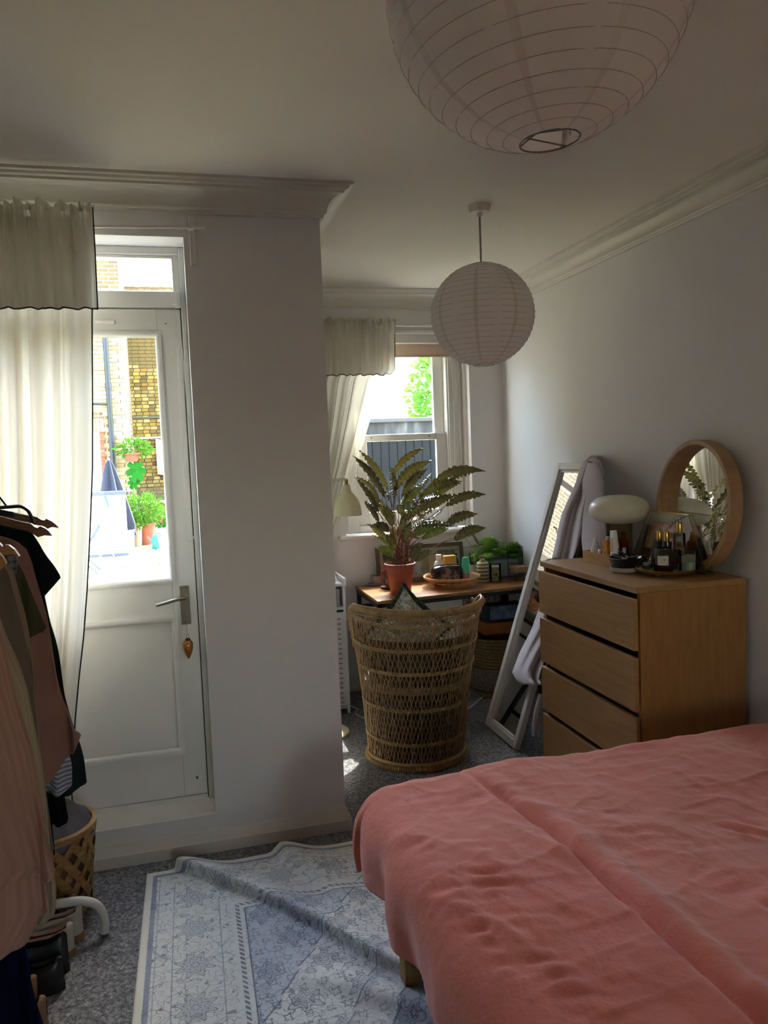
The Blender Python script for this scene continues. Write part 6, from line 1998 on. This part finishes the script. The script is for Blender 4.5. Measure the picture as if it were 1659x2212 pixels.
bare('light wooden hanger tip over the olive top', 1.52, [(-40, 1158), (0, 1173), (6, 1180), (12, 1176), (20, 1177), (32, 1186), (43, 1201), (30, 1196), (14, 1199), (0, 1197), (-40, 1186)], HW2)
bare('light wooden hanger tip over the grey-brown shirt at the left edge', 1.37, [(-40, 1180), (0, 1195), (8, 1204), (15, 1217), (8, 1224), (0, 1232), (-40, 1212)], HW2)
t = thing('black_hanger', 'black plastic hanger with bent arm between the wooden hangers', 'hanger', (XC, 1.86, 1.38))
G().tube(catmull([at(-70, 1102, 'y', 1.86), at(-20, 1098, 'y', 1.86), at(20, 1095, 'y', 1.86), at(44, 1094, 'y', 1.86), at(58, 1101, 'y', 1.86), at(66, 1113, 'y', 1.86), at(72, 1129, 'y', 1.86)], 6), .0065, 8, flat=.6).build('bar', mt('black_plastic', '15171c', .35), t)
G().tube([at(15, 1094, 'y', 1.86), at(-5, 1068, 'y', 1.86), at(-30, 1030, 'y', 1.86)], .0025, 6).build('hook', mt('black_plastic', '15171c'), t)
bare('dark denim waistband clipped over the wooden hanger', 1.885, [(-40, 1098), (0, 1101), (28, 1106), (31, 1117), (0, 1113), (-40, 1110)], cloth('dark_denim', '2b3742'), False, 'jeans', 'jeans')
bare('grey plaid cloth tucked behind the light wooden hanger', 1.535, [(16, 1202), (38, 1203), (36, 1225), (33, 1246), (24, 1240), (14, 1225)], cloth('grey_plaid', '7c7f80', 'plaid'), False, 'plaid_scarf', 'scarf')

# ------------------------------------------------------------------ laundry basket and shoes
BC = V(-.505, 2.83, 0)
lb = thing('laundry_basket', 'woven wood-strip laundry basket beyond the clothes rail', 'basket', BC)
STRIP = wood('wood_strip', '6e4c28', 'b58b52', 12, (2, 2, 6), .6)
br = lambda z: lerp(.118, .150, z / .30)
G().lathe([(0, .005), (br(0), .005), (br(.3) - .003, .30)], BC, 32).build('inner_wall', mt('basket_inner', '5b4024', .9, var=.2), lb)
g = G()
for sg in (1, -1):
    for k in range(14):
        a0_ = 2 * pi * k / 14
        def st_(u, v):
            z = .005 + .292 * v; a = a0_ + sg * 1.5 * z / .3 + (u - .5) * .24
            r = br(z) + .004 + .004 * sin(v * 12 * pi / 2 + k * pi + (0 if sg > 0 else pi))
            return BC + V(r * cos(a), r * sin(a), z)
        g.grid(st_, 2, 16)
o = g.build('woven_strips', STRIP, lb, sharp=60, solid=.002)
G().lathe([(br(.3) - .008, .285), (br(.3) + .008, .285), (br(.3) + .010, .305), (br(.3) - .006, .308)], BC, 40).build('rim', STRIP, lb)
def lump(u, v):
    a = 2 * pi * u; ph = v * pi / 2
    r = .138 * sin(ph) + 1e-4
    w = 1 + .18 * mnoise.noise(V(cos(a) * 1.6, sin(a) * 1.6, ph * 2))
    z = .27 + .10 * cos(ph) * w + .028 * mnoise.noise(V(cos(a) * 3 * r * 9, sin(a) * 3 * r * 9, 4))
    return BC + V(r * w * cos(a), r * w * sin(a), z)
tag(G().grid(lump, 48, 20, closed_u=True).build('laundry_pile', cloth('grey_marl', '6a666b'), sharp=180), 'crumpled grey clothes heaped in the laundry basket', 'clothes')

def shoe(name, label, heel, yaw, L_, W_, hh, mat, lin_mat, sole, sole_h=.02, trim=None, open_=True, group=None, lift=0.0):
    t = thing(name, label, 'shoe', heel, group)
    H0 = Vector(heel)
    R_ = Matrix.Rotation(yaw, 4, 'Z')
    def wd(u): return W_ * (.34 + .16 * sin(min(1, u * 1.15) * pi * .9 - .3) + .02) if u < .97 else W_ * .30
    def half(u):
        base = interp(u, [0, .04, .15, .35, .6, .8, .93, 1.0], [.18, .62, .78, .74, .95, 1.0, .72, .15])
        return W_ / 2 * base
    def hgt(u): return interp(u, [0, .05, .2, .42, .55, .75, .92, 1.0], [hh * .9, hh, hh * .82, hh * .80, hh * .86, hh * .58, hh * .45, hh * .30])
    def up(u, v):
        a = pi * v
        hw = half(u); h = hgt(u)
        z = sole_h + h * (sin(a) ** .55)
        yv = -hw * cos(a) * (1 - .18 * sin(a))
        if open_ and .06 < u < .52:
            k = max(0, sin(a) - .80) / .20
            z -= k * h * .62 * min(1, (u - .06) / .05) * min(1, (.52 - u) / .06)
        return H0 + R_ @ V(-u * L_, yv, z + lift)
    G().grid(up, 30, 24).build('upper', mat, t, sharp=70)
    if open_:
        def li(u, v):
            q = lerp(.075, .50, u); a = lerp(.32, .68, v) * pi
            p = up(q, lerp(.34, .66, v)); return p + V(0, 0, .002)
        G().grid(li, 14, 8).build('lining', lin_mat, t)
    outline = [(-u * L_ + (.004 if u == 0 else 0), -half(u) * 1.05) for u in np.linspace(0, 1, 16)] + [(-u * L_, half(u) * 1.05) for u in np.linspace(1, 0, 16)]
    G().prism(outline, lift, sole_h + lift, Matrix.Translation(H0) @ R_).build('sole', sole, t, smooth=False)
    return t
CRS = mt('cream_canvas', 'b8b0a0', .7, var=.08)
REDL = mt('red_lining', 'a0182a', .8)
GUM = mt('gum_sole', '8a6a48', .7)
shoe('sneaker', 'cream sneaker with red lining, the farther of the pair by the rail foot', (-.385, 2.63, 0), .05, .27, .085, .085, CRS, REDL, GUM, .024)
shoe('sneaker', 'cream sneaker with red lining, the nearer of the pair', (-.402, 2.545, 0), .05, .27, .085, .085, CRS, REDL, GUM, .024)
BLK = mt('black_leather', '101214', .35, var=.2)
shoe('black_shoe', 'black slip-on shoe leaning over the nearer cream sneaker', (-.410, 2.465, .0), .0, .27, .082, .10, BLK, mt('black_lining', '08090a', .9), mt('black_rubber', '0c0c0d', .6), .028)
shoe('black_shoe', 'black slip-on shoe on the floor between the clogs and the first black shoe', (-.412, 2.385, 0), .0, .27, .08, .075, BLK, mt('black_lining', '08090a'), mt('black_rubber', '0c0c0d'), .025)
TAN = mt('tan_clog_leather', '8a6a46', .6, var=.15)
TANE = mt('clog_inner', '2c2318', .9)
shoe('clog', 'brown open clog, the farther of the pair at the lower left', (-.470, 2.31, 0), .0, .25, .085, .075, TAN, TANE, GUM, .030)
shoe('clog', 'brown open clog, the nearer of the pair at the lower left corner', (-.432, 2.215, 0), .0, .25, .09, .07, TAN, TANE, GUM, .030)
